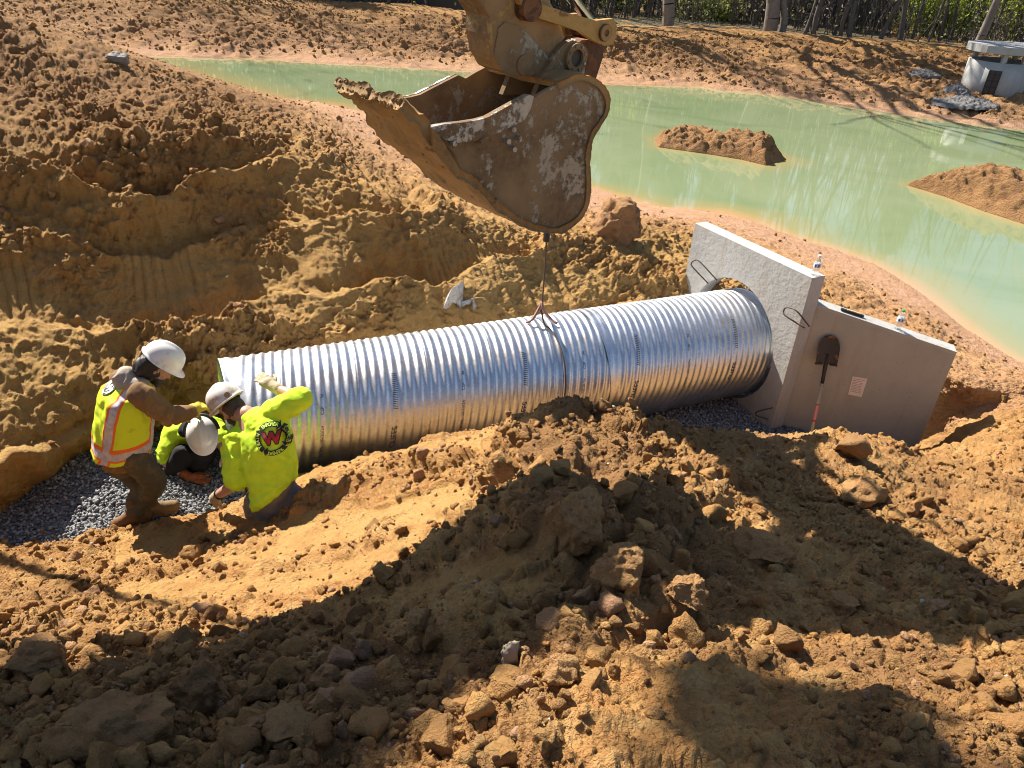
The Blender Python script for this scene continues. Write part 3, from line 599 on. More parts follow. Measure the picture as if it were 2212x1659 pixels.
lay('soil_clods', cl_s, 15000, .008, .042, 1.7, 21, Wt*nearw, 'loose crumbly brown clay clods strewn over the spoil banks', 'clods')
lay('soil_lumps', cl_l, 700, .04, .09, 2.2, 22, Wt*nearw*rough_, 'bigger broken lumps of brown clay lying on the spoil banks', 'clods', .35)
fg_ = Wt*nearw*(rowi < cut-150)*(1-.8*smoothp[:-1, :-1])*(.25+hump.reshape(NRW, NC)[:-1, :-1]*2.2+.9*(pq[..., 1] > 1330)*(pq[..., 0] < 1350))
lay('soil_chunks', [blob(3, 130+i, .55, (1, .85, .75), 1.5, True) for i in range(7)], 420, .03, .095, 1.6, 26, fg_, 'big broken chunks of damp clay heaped on the foreground ridge', 'clods', .3)
lay('soil_crumbs', [blob(1, 50+i, .5, (1, .8, .7)) for i in range(5)], 15000, .004, .012, 1.3, 23, Wt*nearw**1.6, 'fine crumbs of dry clay over the spoil in the foreground', 'crumbs')
PALE = plain('pale_stone', (.36, .31, .25), .8, 0, .35, 25, .3)
lay('pale_pebbles', [blob(2, 70+i, .35, (1, .8, .6), 1.3, True) for i in range(5)], 420, .005, .022, 1.8, 24, Wt*nearw, 'small pale stones scattered through the clay spoil', 'pebbles', .3, PALE)
# the lumps one can point at
gproj = proj(GROUND_V); gdist = np.linalg.norm(GROUND_V-CAM, axis=1)
def ground_at(px, py):
    d2 = ((gproj-[px, py])**2).sum(1); k = np.where(d2 < 30)[0]
    if len(k) == 0: k = np.argsort(d2)[:5]
    return GROUND_V[k[np.argmin(gdist[k])]]
ROCKG = plain('grey_white_rock', (.25, .235, .215), .8, 0, .3, 14, .5)
ROCKB = plain('grey_dusty_clod', (.27, .22, .165), .9, 0, .3, 14, .8)
BIG = [(85, 1392, 92, (1.15, .8, .62), 'big dark clay boulder at the left edge on the shadow line', SOILC), (235, 1520, 118, (1.2, .9, .7), 'broad brown clay lump below the boulder at the left edge', SOILC),
       (445, 1455, 88, (.9, .9, .9), 'rounded clay lump on the shadow edge right of the broad brown lump', SOILC), (345, 1330, 0, (1, 1, 1), '', None),
       (1255, 1105, 92, (.85, .8, 1.0), 'tall brown clay lump on the shaded ridge in front of the pipe', SOILC), (1340, 1205, 72, (1, .9, .95), 'round clay lump just below the tall lump on the ridge', SOILC),
       (1490, 1255, 62, (1, .9, .75), 'faceted clay lump in shade, right of the round ridge lump', SOILC), (1650, 1165, 78, (1.25, .8, .55), 'long orange clay slab catching sun below the shovel', SOILC),
       (1842, 958, 48, (1, .9, .85), 'dark clay lump at the foot of the tan wing wall', SOILC), (1852, 1040, 58, (1.1, .85, .7), 'flat brown lump below the dark one by the wing wall', SOILC),
       (1815, 1290, 44, (1, .8, .7), 'sunlit tan lump in the right foreground', SOILC), (1100, 1400, 44, (.75, .7, 1.1), 'upright greyish clod in the shaded centre foreground', ROCKB),
       (1205, 1430, 50, (1, .9, .7), 'brown lump beside the upright greyish clod', SOILC), (262, 118, 22, (1.2, .8, .8), 'pale grey rock on the ridge of the left spoil pile', ROCKG),
       (497, 205, 17, (.8, .8, 1.2), 'small upright clod on the far shoulder of the left pile', SOILC), (1330, 462, 66, (1.15, .9, .75), 'big reddish clay block on the shore right of the bucket', SOILC),
       (640, 1545, 60, (1.2, .9, .6), 'flat dark lump in the bottom foreground left of centre', SOILC), (905, 1330, 36, (1, .9, .8), 'small lump at the shadow edge below the long bank', SOILC), (700, 1440, 44, (1.1, .8, .7), 'angular clay lump in the shade under the sunlit bank', SOILC)]
for i, (px, py, rpx, sq, lab, mat) in enumerate(BIG):
    if not mat: continue
    p = ground_at(px, py+rpx*.55); r = rpx*((p-CAM)@_W)/F
    V, Fc = blob(5 if rpx > 60 else 4, 100+i, .5, sq, 1.5, True); V = V*r; w1, w2, wi, _ = worley2(V/r*5+i+.3*fbm(V/r*4, i, 2)[:, None], i); V = V+r*(.12*fbm(V/r*6+i, i, 4)+.07*np.clip(1-(w1/.8)**1.5, 0, 1)*wi-.05*(fbm(V/r*2.5, i+5, 2) > .18))[:, None]*V/np.maximum(np.linalg.norm(V, axis=1, keepdims=True), 1e-6)
    a = rnd.uniform(-.6, .6); c, s = math.cos(a), math.sin(a); V = V@np.array([[c, s, 0], [-s, c, 0], [0, 0, 1]])
    if mat is ROCKG and sq[1] < .4:
        ax_ = np.array([.3, .15, 1]); V = V+0
    rock = mat is ROCKG
    o = npmesh('rock' if rock else 'clay_lump', V+p+[0, 0, r*sq[2]*.55], Fc, mat, None, False, {'damp': np.full(len(V), .2), 'clod': np.full(len(V), .2+.6*rnd.random()), 'wall': np.full(len(V), .3*rnd.random()), 'bench': np.full(len(V), .2 if rock or i != 15 else .5)})
    tag(o, lab, 'rock' if rock else 'clay lump')

SLAB = NT('streaked_white_slab'); SLAB = SLAB.out(SLAB.ramp(SLAB.noise(7, 6, .7, None, 1.5), [(.38, (.26, .17, .08)), (.47, (.40, .37, .33)), (.6, (.50, .49, .47)), (.72, (.33, .31, .29))]), .85, 0, SLAB.bump(SLAB.noise(30, 5), .8, .02))
sg = ground_at(982, 640); sy = sg[1]-.04
for pts, lab, dy_ in (([(1780, 85), (1795, 180), (1812, 320), (1772, 300), (1735, 275), (1680, 250), (1700, 180), (1742, 112)], 'jagged white rock slab sticking out of the cut face behind the pipe', 0), ([(1812, 205), (1885, 180), (1893, 245), (1862, 350), (1815, 320), (1796, 250)], 'smaller grey slab against the right side of the jagged white one', .05)):
    bm = bmesh.new(); q = [ony((500+X/2.765)*.86406, (680+Y/2.765)*.86406, sy+dy_+.05*math.sin(i*2.3)) for i, (X, Y) in enumerate(pts)]; bm_prism(bm, q, np.array([.05, .16, -.03]))
    bmesh.ops.triangulate(bm, faces=bm.faces[:]); bmesh.ops.subdivide_edges(bm, edges=bm.edges[:], cuts=3, use_grid_fill=True)
    co_ = np.array([v.co for v in bm.verts]); dn_ = np.stack([fbm(co_*14+k*9, 60+k, 3) for k in range(3)], 1)*.010
    for v, d_ in zip(bm.verts, dn_): v.co += Vector(d_)
    tag(bm_obj('rock_slab', bm, SLAB), lab, 'rock')
# ------------------------------------------------------------------ excavator: only the bucket and stick end are in view, the rest stands off to the left
BPn = np.array([.51, 5.97, 0]); Bn = np.array([-.642, .766, 0]); Bu = np.array([.766, .643, 0]); BW = .89
def z2(X, Y, off=0.0): return onpl((780+X/2.6757)*.86406, (Y/2.6757)*.86406, BPn+Bn*off, Bn)
def uz(u, z, off=.445): return BPn+Bn*off+Bu*u+np.array([0, 0, z])
def muddy(name, base, mud, amount, metal=.0, rough=.6, scr=False, sc_=2.6):
    t = NT(name); a = t.noise(sc_, 7, .68, None, .4); b = t.noise(22, 6, .7)
    k = t.thr(t.math('ADD', a, t.math('MULTIPLY', t.math('SUBTRACT', b, .5), .35)), amount, amount+.05)
    base_c = t.mix(t.thr(b, .35, .8), base, tuple(x*.7 for x in base))
    mudc = t.mix(t.thr(b, .35, .65), mud, tuple(x*.55 for x in mud))
    mudc = t.mix(t.thr(t.noise(1.7, 3), .4, .6), mudc, tuple(x*1.25 for x in mud))
    h = t.math('ADD', t.math('MULTIPLY', k, .5), t.math('MULTIPLY', b, .5))
    rg_ = t.math('ADD', t.math('MULTIPLY', k, .95-rough), rough)
    return t.out(t.mix(k, base_c, mudc), rg_, t.math('MULTIPLY', t.math('SUBTRACT', 1.0, k), metal), t.bump(h, .7, .012), .35)
MUD = (.20, .130, .066)
M_SIDE = muddy('muddy_bucket_side', (.33, .29, .225), MUD, .415, .25, .5)
M_SHELL = muddy('muddy_bucket_shell', (.20, .16, .11), (.26, .155, .062), .22, .1, .6)
M_EDGE = muddy('worn_steel_edge', (.40, .38, .35), MUD, .48, .6, .42, sc_=5)
M_YEL = muddy('dusty_yellow_paint', (.46, .27, .075), (.20, .10, .045), .60, 0, .45)
M_YELM = muddy('muddy_yellow_paint', (.38, .24, .085), (.27, .17, .08), .42, 0, .55, sc_=2.2)
M_RUST = muddy('greasy_rust', (.10, .045, .028), (.16, .075, .035), .5, .3, .5, sc_=5)
M_DARK = plain('dark_machine_steel', (.05, .045, .04), .5, .4)
CHROME = NT('chrome_rod').out((.85, .86, .88), .12, 1.0)
BLKR = plain('black_rubber', (.02, .02, .02), .6)
exc = empty('excavator', tuple(uz(-6.2, .8)), 'muddy yellow excavator whose bucket hangs over the trench holding the pipe sling', 'excavator')
outline = [(765, 850), (900, 826), (1000, 816), (1100, 800), (1170, 780), (1250, 735), (1350, 680), (1440, 632), (1490, 655), (1560, 610), (1640, 565), (1760, 508), (1850, 520), (1920, 558), (1965, 615), (1979, 680), (1965, 760), (1922, 830), (1885, 890), (1860, 950), (1846, 1030), (1845, 1120), (1853, 1220), (1848, 1310), (1825, 1400), (1775, 1470), (1710, 1520), (1640, 1545), (1550, 1543), (1450, 1518), (1350, 1465), (1240, 1395), (1170, 1318), (1100, 1243), (1030, 1190), (960, 1140), (860, 1015), (785, 890)]
shell_path = [(590, 712), (690, 790), (785, 890), (860, 1015), (960, 1140), (1030, 1190), (1100, 1243), (1170, 1318), (1240, 1395), (1350, 1465), (1450, 1518), (1550, 1543), (1640, 1545), (1710, 1520), (1775, 1470), (1825, 1400), (1848, 1310), (1853, 1220), (1845, 1120), (1846, 1030), (1860, 950), (1885, 890), (1922, 830), (1965, 760), (1979, 680), (1965, 615), (1920, 558), (1850, 520), (1760, 508), (1640, 565)]
# shell: a thick wrapped plate with mud stuck to it
sp = smooth_path([z2(*p) for p in shell_path], 5); cm = np.mean([z2(*p) for p in outline], 0)
tg = np.gradient(sp, axis=0); tg /= np.linalg.norm(tg, axis=1, keepdims=True); nrm = np.cross(tg, Bn); nrm /= np.linalg.norm(nrm, axis=1, keepdims=True)
if np.mean(((sp-cm)*nrm).sum(1)) < 0: nrm = -nrm
nv = 60; vv = np.linspace(-.015, BW+.015, nv)
lipk = 1-sstep(0, 40, np.arange(len(sp)))
outer = sp[:, None]+Bn*vv[None, :, None]+nrm[:, None]*.012; inner = sp[:, None]+Bn*vv[None, :, None]-nrm[:, None]*.03
# ragged lip
rag = (.010*vnoise(np.stack([vv*7, vv*0, vv*0], 1), 3)+.006*vnoise(np.stack([vv*30, vv*0, vv*0], 1), 4))
for A_ in (outer, inner):
    A_[:3] -= (tg[:3, None]*rag[None, :, None])*np.array([1, .6, .2])[:, None, None]
po = outer.reshape(-1, 3); pi = inner.reshape(-1, 3)
mk = np.repeat(.25+.75*lipk[:, None], nv, 1).ravel()
po = po+np.repeat(nrm, nv, 0)*(.045*mk*np.clip(.3+fbm(po*11, 41, 5)*1.8, 0, 1))[:, None]+np.repeat(nrm, nv, 0)*(.006*fbm(po*30, 2, 2))[:, None]
pi = pi-np.repeat(nrm, nv, 0)*((.05*mk)*np.clip(.3+fbm(pi*7+9, 43, 4)*1.6, 0, 1))[:, None]
no = len(po); i0 = np.arange(nv-1); L0 = (len(sp)-1)*nv; j0 = np.arange(len(sp)-1)*nv
rim_ = np.vstack([np.stack([i0, i0+1, i0+1+no, i0+no], 1), np.stack([L0+i0+1, L0+i0, L0+i0+no, L0+i0+1+no], 1), np.stack([j0+nv, j0, j0+no, j0+nv+no], 1), np.stack([j0+nv-1, j0+2*nv-1, j0+2*nv-1+no, j0+nv-1+no], 1)])
bucket = npmesh('bucket', np.vstack([po, pi]), np.vstack([quads(len(sp), nv), quads(len(sp), nv)[:, ::-1]+no, rim_]), M_SHELL, exc)
g_ = np.random.default_rng(91); nn0 = 420; k_ = (len(sp)*.30*g_.random(nn0)**2.2).astype(int); j_ = g_.integers(0, nv, nn0); side_ = g_.random(nn0) < .6
mp_ = np.where(side_[:, None], outer[k_, j_], inner[k_, j_]); ms_ = .008+.024*g_.random(nn0)**2.5
cm_ = scatter('caked_mud', cl_s, mp_, ms_, M_SHELL, 92, False); cm_['kind'] = 'stuff'; cm_.parent = bucket; cm_.data.transform(Matrix.Translation(-exc.location))
def plate(name, pts, off, th, mat, parent, bev=.008):
    bm = bmesh.new(); bm_prism(bm, [z2(*p, 0)+Bn*off for p in pts], Bn*th); return bm_obj(name, bm, mat, parent, False, bev)
for off in (.002, BW-.037): plate('side_plate', outline, off, .035, M_SIDE, bucket, 0)
cutter = [(765, 848), (870, 824), (1000, 812), (1100, 797), (1165, 777), (1300, 702), (1440, 628), (1468, 640), (1450, 715), (1405, 800), (1250, 875), (1170, 915), (1060, 940), (960, 950), (880, 930), (800, 885)]
for off in (-.028, BW+.001): plate('side_cutter', cutter, off, .027, M_EDGE, bucket, .006)
wearp = [(770, 852), (800, 862), (850, 935), (965, 1130), (968, 1155), (935, 1172), (890, 1120), (790, 960)]
plate('wear_plate', wearp, -.05, .05, M_SHELL, bucket, .01)
def disc(name, c, r, h, mat, parent, n=20, ax=Bn, bev=.006, hole=0):
    bm = bmesh.new()
    if hole:
        prof = [(hole, 0), (r, 0), (r, h), (hole, h)]; x, y, d = frame_of(ax); rg = []
        for k in range(n):
            a = 2*math.pi*k/n; e = x*math.cos(a)+y*math.sin(a); rg.append([bm.verts.new(np.asarray(c)+e*r_+d*h_) for r_, h_ in prof])
        for k in range(n):
            for i in range(4): bm.faces.new((rg[k][i], rg[k][(i+1) % 4], rg[(k+1) % n][(i+1) % 4], rg[(k+1) % n][i]))
    else: bm_tube(bm, [np.asarray(c), np.asarray(c)+np.asarray(ax)*h], r, n)
    return bm_obj(name, bm, mat, parent, False, bev)
for X, Y in ((930, 950), (1115, 935), (1330, 990), (1365, 922), (1290, 938), (1325, 860)): disc('bolt', z2(X, Y)-Bn*.05, .019, .052, M_EDGE, bucket, 12)
ear = [(1470, 690), (1530, 540), (1590, 430), (1640, 345), (1690, 292), (1745, 268), (1795, 285), (1822, 335), (1824, 480), (1810, 560), (1780, 640), (1640, 690)]
for off in (.24, .60):
    bm = bmesh.new(); bm_prism(bm, [z2(*p, .24)+Bn*(off-.24) for p in ear], Bn*.05); bm_obj('bucket_ear', bm, M_SIDE, bucket, False, .012)
pb = z2(1755, 385, .24)
disc('pin_boss', pb-Bn*.035, .105, .04, M_SIDE, bucket, 28, hole=.062)
disc('bucket_pin', pb-Bn*.01, .062, .44, M_DARK, bucket, 20)
for k in range(8):
    a = 2*math.pi*k/8+.3; disc('bolt', pb-Bn*.045+Bu*.085*math.cos(a)+np.array([0, 0, .085*math.sin(a)]), .011, .015, M_EDGE, bucket, 8)
# heap of mud inside
bm = bmesh.new(); bmesh.ops.create_icosphere(bm, subdivisions=5, radius=1); V = np.array([v.co for v in bm.verts]); Fc = np.array([[v.index for v in f.verts] for f in bm.faces]); bm.free()
cmu = z2(1330, 1000, .445); V = V*(1+.25*fbm(V*3, 3, 4))[:, None]; V = Bu*V[:, 0:1]*.40+Bn*V[:, 1:2]*.37+np.array([0, 0, 1])*V[:, 2:3]*.17+cmu
npmesh('mud_heap', V, Fc, M_SHELL, bucket)
# stick (dipper arm) and linkage
tipA = z2(1410, 430, .30)
sa_ = tipA-BPn-Bn*.30; su, sz = sa_@Bu, sa_[2]
stick_pts = [z2(*p, .30) for p in ((1095, -40), (1190, 110), (1188, 235), (1215, 370), (1268, 470), (1335, 503), (1480, 508), (1532, 480), (1590, 392), (1690, 250), (1640, 100), (1560, -40))]
top = [uz(-.62, 4.6, .30), uz(-1.02, 5.9, .30), uz(-1.28, 6.75, .30), uz(-1.5, 6.7, .30), uz(-1.62, 5.9, .30), uz(-1.25, 4.6, .30)]
bm = bmesh.new(); bm_prism(bm, stick_pts+top, Bn*.29); stick = bm_obj('stick', bm, M_YELM, exc, False, .015)
plate_pts = [(1250, 190), (1290, 150), (1390, 170), (1590, 392), (1532, 478), (1480, 505), (1335, 500), (1270, 465), (1218, 370)]
bm = bmesh.new(); bm_prism(bm, [z2(*p, .285) for p in plate_pts], Bn*.016); bm_obj('stick_nose_plate', bm, M_SIDE, stick, False, .006)
disc('stick_pin', tipA-Bn*.03, .072, .36, M_SIDE, stick, 24); 
link_pts = [(1400, -60), (1392, 10), (1420, 88), (1470, 118), (1520, 122), (1800, 212), (1882, 272), (1960, 306), (2012, 298), (2036, 250), (2040, 170), (2015, 125), (1900, 138), (1700, 82), (1540, 28), (1520, -60)]
for off in (.225, .61):
    bm = bmesh.new(); bm_prism(bm, [z2(*p, .225)+Bn*(off-.225) for p in link_pts], Bn*.055); lk = bm_obj('side_link', bm, M_YEL, exc, False, .012)
    if off < .5:
        q = z2(1955, 218, .225); disc('link_pin', q-Bn*.02, .062, .5, M_RUST, lk, 22); disc('pin_ring', q-Bn*.03, .058, .03, M_YELM, lk, 22, hole=.026)
        q = z2(1460, 55, .225); disc('link_pin', q-Bn*.03, .085, .5, M_RUST, lk, 22)
hl = [(1875, 262), (1945, 300), (1948, 380), (1928, 440), (1898, 532), (1830, 526), (1770, 470), (1735, 400), (1745, 330), (1800, 270)]
bm = bmesh.new(); bm_prism(bm, [z2(*p, .33) for p in hl], Bn*.22); bm_obj('bucket_link', bm, M_RUST, exc, False, .015)
cr0, cr1 = z2(1868, 150, .445), z2(1735, -20, .445); dcr = (cr1-cr0)/np.linalg.norm(cr1-cr0)
bm = bmesh.new(); bm_tube(bm, [cr0, cr0+dcr*1.0], .042, 20); rod = bm_obj('cylinder_rod', bm, CHROME, exc, True)
bm = bmesh.new(); bm_tube(bm, [cr0+dcr*.95, cr0+dcr*2.5], .075, 20); bm_obj('cylinder_barrel', bm, M_YEL, exc, True)
for dx, dy in ((.02, .03), (.06, -.04)):
    hp = smooth_path([z2(1700, 60, .445)+Bu*dx, z2(1660, -30, .445)+Bu*dx+Bn*dy, uz(-.35, 4.4, .5)+Bn*dy, uz(-.7, 5.6, .5)], 6); bm = bmesh.new(); bm_tube(bm, hp, .016, 8); bm_obj('hydraulic_hose', bm, BLKR, exc, True)
# boom, cab, house and tracks beyond the frame (they throw the long shadow over the foreground)
boom = [(-6.3, 2.9), (-5.3, 3.6), (-4.4, 3.92), (-3.4, 4.02), (-2.6, 4.2), (-2.0, 4.9), (-1.05, 5.85), (-1.0, 6.25), (-1.3, 6.3), (-2.2, 5.66), (-3.0, 5.38), (-3.9, 5.2), (-5.2, 4.5), (-6.6, 3.3)]
bm = bmesh.new(); bm_prism(bm, [uz(u, z, .15) for u, z in boom], Bn*.59); bm_obj('boom', bm, M_YEL, exc, False, .02)
for off in (-.03, .83):
    bm = bmesh.new(); bm_tube(bm, [uz(-5.0, 2.9, off+.045), uz(-3.1, 4.55, off+.045)], .11, 16); bm_obj('boom_cylinder', bm, M_YEL, exc, True)
bm = bmesh.new(); bm_tube(bm, [uz(-2.9, 5.48), uz(-1.4, 6.3)], .07, 16); bm_obj('stick_cylinder', bm, M_YEL, exc, True)
bm = bmesh.new(); bm_prism(bm, [uz(u, z, -.95) for u, z in ((-5.7, 2.2), (-8.8, 2.2), (-9.1, 2.5), (-9.0, 3.5), (-6.9, 3.6), (-5.8, 3.1))], Bn*2.8); bm_obj('house', bm, M_YEL, exc, False, .04)
bm = bmesh.new(); bm_prism(bm, [uz(u, z, .95) for u, z in ((-6.0, 2.3), (-7.6, 2.3), (-7.6, 4.4), (-6.5, 4.45), (-6.05, 3.5))], Bn*.95); bm_obj('cab', bm, M_DARK, exc, False, .05)
for off in (-1.05, 1.35):
    bm = bmesh.new(); bm_prism(bm, [uz(u, z, off) for u, z in ((-6.0, 1.05), (-6.3, .65), (-9.4, .65), (-9.7, 1.05), (-9.4, 1.5), (-6.3, 1.5))], Bn*.6); bm_obj('track', bm, M_DARK, exc, False, .03)
bm = bmesh.new(); bm_prism(bm, [uz(u, z, -.2) for u, z in ((-6.4, 1.0), (-8.3, 1.0), (-8.0, 2.25), (-6.7, 2.25))], Bn*1.3); bm_obj('slew_base', bm, M_DARK, exc, False, .03)

# ------------------------------------------------------------------ wire sling
SL = plain('rusty_wire_rope', (.13, .085, .06), .6, .3); SLP = plain('pinkish_sling_eye', (.36, .20, .17), .7); 
sling = empty('wire_sling', tuple(P0+AX*2.9+[0, 0, 1]), 'thin rusty wire sling hanging from the bucket and choked around the pipe', 'sling')
s_ap = 2.86; apex = P0+AX*s_ap+E2*(RP+.13)+E1*.02; hook = apex*1.0; hook[2] = onpl(1180, 512, apex, Bn)[2]
bm = bmesh.new(); bm_tube(bm, smooth_path([hook+[0, 0, .05], hook*.5+apex*.5+Bu*.006, apex], 8), .008, 8); bm_obj('hanging_wire', bm, SL, sling, True)
disc('hook_block', hook+[0, 0, -.04], .03, .07, M_DARK, sling, 14, np.array([0, 0, 1.]), .004)
def onpipe(px, py, r=RP+.012):
    d = ray(px, py); dp = d-AX*(d@AX); m0 = CAM-P0; m = m0-AX*(m0@AX); A_, B_, C_ = dp@dp, 2*dp@m, m@m-r*r; k = (-B_-math.sqrt(max(0, B_*B_-4*A_*C_)))/(2*A_); return CAM+d*k
loop = [apex]+[onpipe(*p) for p in ((1176, 700), (1190, 712), (1204, 735), (1215, 765), (1221, 800), (1221, 845), (1214, 885), (1204, 905))]
for th_ in np.linspace(-1.2, -3.6, 14): loop.append(cyl(np.array(3.06-.1*(th_+1.2)/-2.4), np.array(th_), np.array(RP+.012)))
loop.append(apex); ends = np.array(loop)
bm = bmesh.new(); bm_tube(bm, smooth_path(ends, 5), .008, 8); bm_obj('choker_loop', bm, SL, sling, True)
for k in (-1, 1):
    bm = bmesh.new(); bm_tube(bm, smooth_path([apex+[0, 0, .09], apex+E1*.03*k+[0, 0, .03], apex+AX*(.09*k)-[0, 0, .08], P0+AX*(s_ap+.14*k)+E2*(RP+.012)+E1*.1*max(k, 0)], 6), .013, 8); bm_obj('sling_eye', bm, SLP, sling, True)
# ------------------------------------------------------------------ people
def q1(X, Y, y): return ony((150+X/2.766)*.86406, (800+Y/2.766)*.86406, y)
def nrm_(v): v = np.asarray(v, float); return v/np.linalg.norm(v)
def capsule(pts, rads, n=14):           # closed tapered tube with round ends
    pts = [np.asarray(p, float) for p in pts]; rads = list(rads) if not np.isscalar(rads) else [rads]*len(pts)
    sp_, sr = [], []
    for i in range(len(pts)-1):
        m = max(2, int(np.linalg.norm(pts[i+1]-pts[i])/.03))
        for k in range(m): t_ = k/m; sp_.append(pts[i]*(1-t_)+pts[i+1]*t_); sr.append(rads[i]*(1-t_)+rads[i+1]*t_)
    sp_.append(pts[-1]); sr.append(rads[-1])
    d0 = nrm_(sp_[0]-sp_[1]); d1 = nrm_(sp_[-1]-sp_[-2]); P_, R_ = [], []
    for a in (80, 60, 40, 20): P_.append(sp_[0]+d0*sr[0]*math.sin(math.radians(a))); R_.append(sr[0]*math.cos(math.radians(a)))
    P_ += sp_; R_ += sr
    for a in (20, 40, 60, 80): P_.append(sp_[-1]+d1*sr[-1]*math.sin(math.radians(a))); R_.append(sr[-1]*math.cos(math.radians(a)))
    V, Fc = [], []; x = None; P_ = np.array(P_)
    for i, p in enumerate(P_):
        fx, fy, fd = frame_of(P_[min(i+1, len(P_)-1)]-P_[max(i-1, 0)])
        if x is not None: fx = nrm_(x-fd*(x@fd)); fy = np.cross(fd, fx)
        x = fx; a = np.arange(n)*2*math.pi/n; V.append(p+R_[i]*(np.cos(a)[:, None]*fx+np.sin(a)[:, None]*fy))
    V = np.vstack(V); m = len(P_); Fq = [list(f) for f in quads(m, n, True)]; Fq += [list(range(n))[::-1], list(range((m-1)*n, m*n))]
    return V, Fq
def ellipsoid(c, ax, r, sub=3):
    bm = bmesh.new(); bmesh.ops.create_icosphere(bm, subdivisions=sub, radius=1); V = np.array([v.co for v in bm.verts]); Fc = [[v.index for v in f.verts] for f in bm.faces]; bm.free()
    return (V*np.asarray(r))@np.asarray(ax)+np.asarray(c), Fc
def loft(rings, n=28, sub=6, p=2.4):    # rings: (centre, half-width vector, half-depth vector)
    R_ = [np.concatenate(r) for r in rings]; S = smooth_path(np.array(R_), sub); V = []
    a = np.arange(n)*2*math.pi/n; ca = np.sign(np.cos(a))*np.abs(np.cos(a))**(2/p); sa2 = np.sign(np.sin(a))*np.abs(np.sin(a))**(2/p)
    for s in S: V.append(s[:3]+ca[:, None]*s[3:6]+sa2[:, None]*s[6:9])
    V = np.vstack(V); m = len(S); Fq = [list(f) for f in quads(m, n, True)]; Fq += [list(range(n))[::-1], list(range((m-1)*n, m*n))]
    return V, Fq
def fuse(name, prims, mat, parent, voxel=.011, smooth=6, wrinkle=0.0, seed=0, wscale=9, stretch=(1, 1, 1)):
    Vs, Fs, off = [], [], 0
    for V, Fc in prims:
        Vs.append(V); Fs += [[i+off for i in f] for f in Fc]; off += len(V)
    me = bpy.data.meshes.new(name); me.from_pydata([tuple(v) for v in np.vstack(Vs)], [], Fs)
    bm = bmesh.new(); bm.from_mesh(me); bmesh.ops.recalc_face_normals(bm, faces=bm.faces); bm.to_mesh(me); bm.free()
    o = bpy.data.objects.new(name, me); COL.objects.link(o)
    m = o.modifiers.new('r', 'REMESH'); m.mode = 'VOXEL'; m.voxel_size = voxel
    s = o.modifiers.new('s', 'SMOOTH'); s.factor = .5; s.iterations = smooth
    dg = bpy.context.evaluated_depsgraph_get(); dg.update(); m2 = bpy.data.meshes.new_from_object(o.evaluated_get(dg)); bpy.data.objects.remove(o); bpy.data.meshes.remove(me)
    nv_ = len(m2.vertices); co = np.empty(nv_*3, np.float32); m2.vertices.foreach_get('co', co); co = co.reshape(-1, 3).astype(float)
    if wrinkle:
        no = np.empty(nv_*3, np.float32); m2.vertices.foreach_get('normal', no); no = no.reshape(-1, 3)
        q = co*np.array(stretch)*wscale+fbm(co*6+seed, seed, 2)[:, None]*.9
        k = (1-np.abs(vnoise(q+seed, seed))*2)*.6+.4*fbm(co*22, seed+3, 2); co = co+no*(wrinkle*k)[:, None]
        m2.vertices.foreach_set('co', co.astype(np.float32).ravel())
    for p_ in m2.polygons: p_.use_smooth = True
    m2.name = name; m2.materials.clear()
    return link(name, m2, mat, parent)
def fabric(name, col, dirt=None, amt=.62, rough=.85, bs=160):
    t = NT(name); a = t.noise(7, 5, .65); b = t.noise(bs, 3); c = t.mix(t.thr(t.noise(16, 4), .3, .7), tuple(x*.88 for x in col), tuple(min(1, x*1.06) for x in col))
    if dirt: c = t.mix(t.thr(a, amt, amt+.14), c, dirt)
    return t.out(c, rough, 0, t.bump(t.math('ADD', b, t.math('MULTIPLY', t.noise(14, 4), 2.0)), .35, .004), .25)
DIRT = (.24, .15, .07)
SKIN = plain('skin', (.45, .24, .17), .5, 0, .12, 40); NEON = fabric('neon_lime_shirt', (.58, .86, .04), (.36, .48, .08), .64)
BROWN = fabric('brown_work_hoodie', (.20, .115, .052), (.30, .20, .11), .55); GREYHOOD = fabric('grey_hood', (.36, .31, .26))
OLIVE = fabric('muddy_olive_jeans', (.085, .078, .055), (.17, .12, .06), .50); BLACKP = fabric('black_work_trousers', (.018, .017, .018), (.07, .05, .03), .62); GREYJ = fabric('grey_jeans', (.16, .16, .17), (.24, .20, .15), .5)
BOOT = fabric('muddy_tan_boot', (.20, .13, .06), (.10, .045, .02), .52, .7); BOOTR = fabric('muddy_brown_boot', (.15, .075, .03), (.24, .12, .04), .5, .7)
GLY = fabric('yellow_glove', (.52, .43, .05), (.20, .15, .05), .52); GLT = fabric('tan_glove', (.42, .34, .22), (.30, .24, .14), .5); GLO = fabric('orange_glove', (.34, .10, .035), (.10, .06, .03), .46)
HAIRD = plain('dark_hair', (.018, .013, .011), .55, 0, .4, 90, .5); HAIRB = plain('brown_hair', (.06, .035, .022), .55, 0, .4, 90, .5)
HELM = NT('white_hard_hat'); HELM.m = HELM.out(HELM.mix(HELM.thr(HELM.noise(9, 5, .7), .60, .78), (.78, .76, .72), (.42, .33, .22)), .28, 0, None, .5); HELM = HELM.m
HELM2 = NT('muddy_hard_hat'); HELM2 = HELM2.out(HELM2.mix(HELM2.thr(HELM2.noise(8, 6, .7), .47, .66), (.72, .66, .60), (.36, .24, .15)), .35)
BAND = plain('black_band', (.015, .015, .016), .6)
def head_frame(h, bow): h = nrm_(h); b = math.radians(bow); z = np.array([0, 0, 1.]); u = h*math.sin(b)+z*math.cos(b); f = h*math.cos(b)-z*math.sin(b); return np.array([np.cross(f, u), f, u])    # right, forward, up
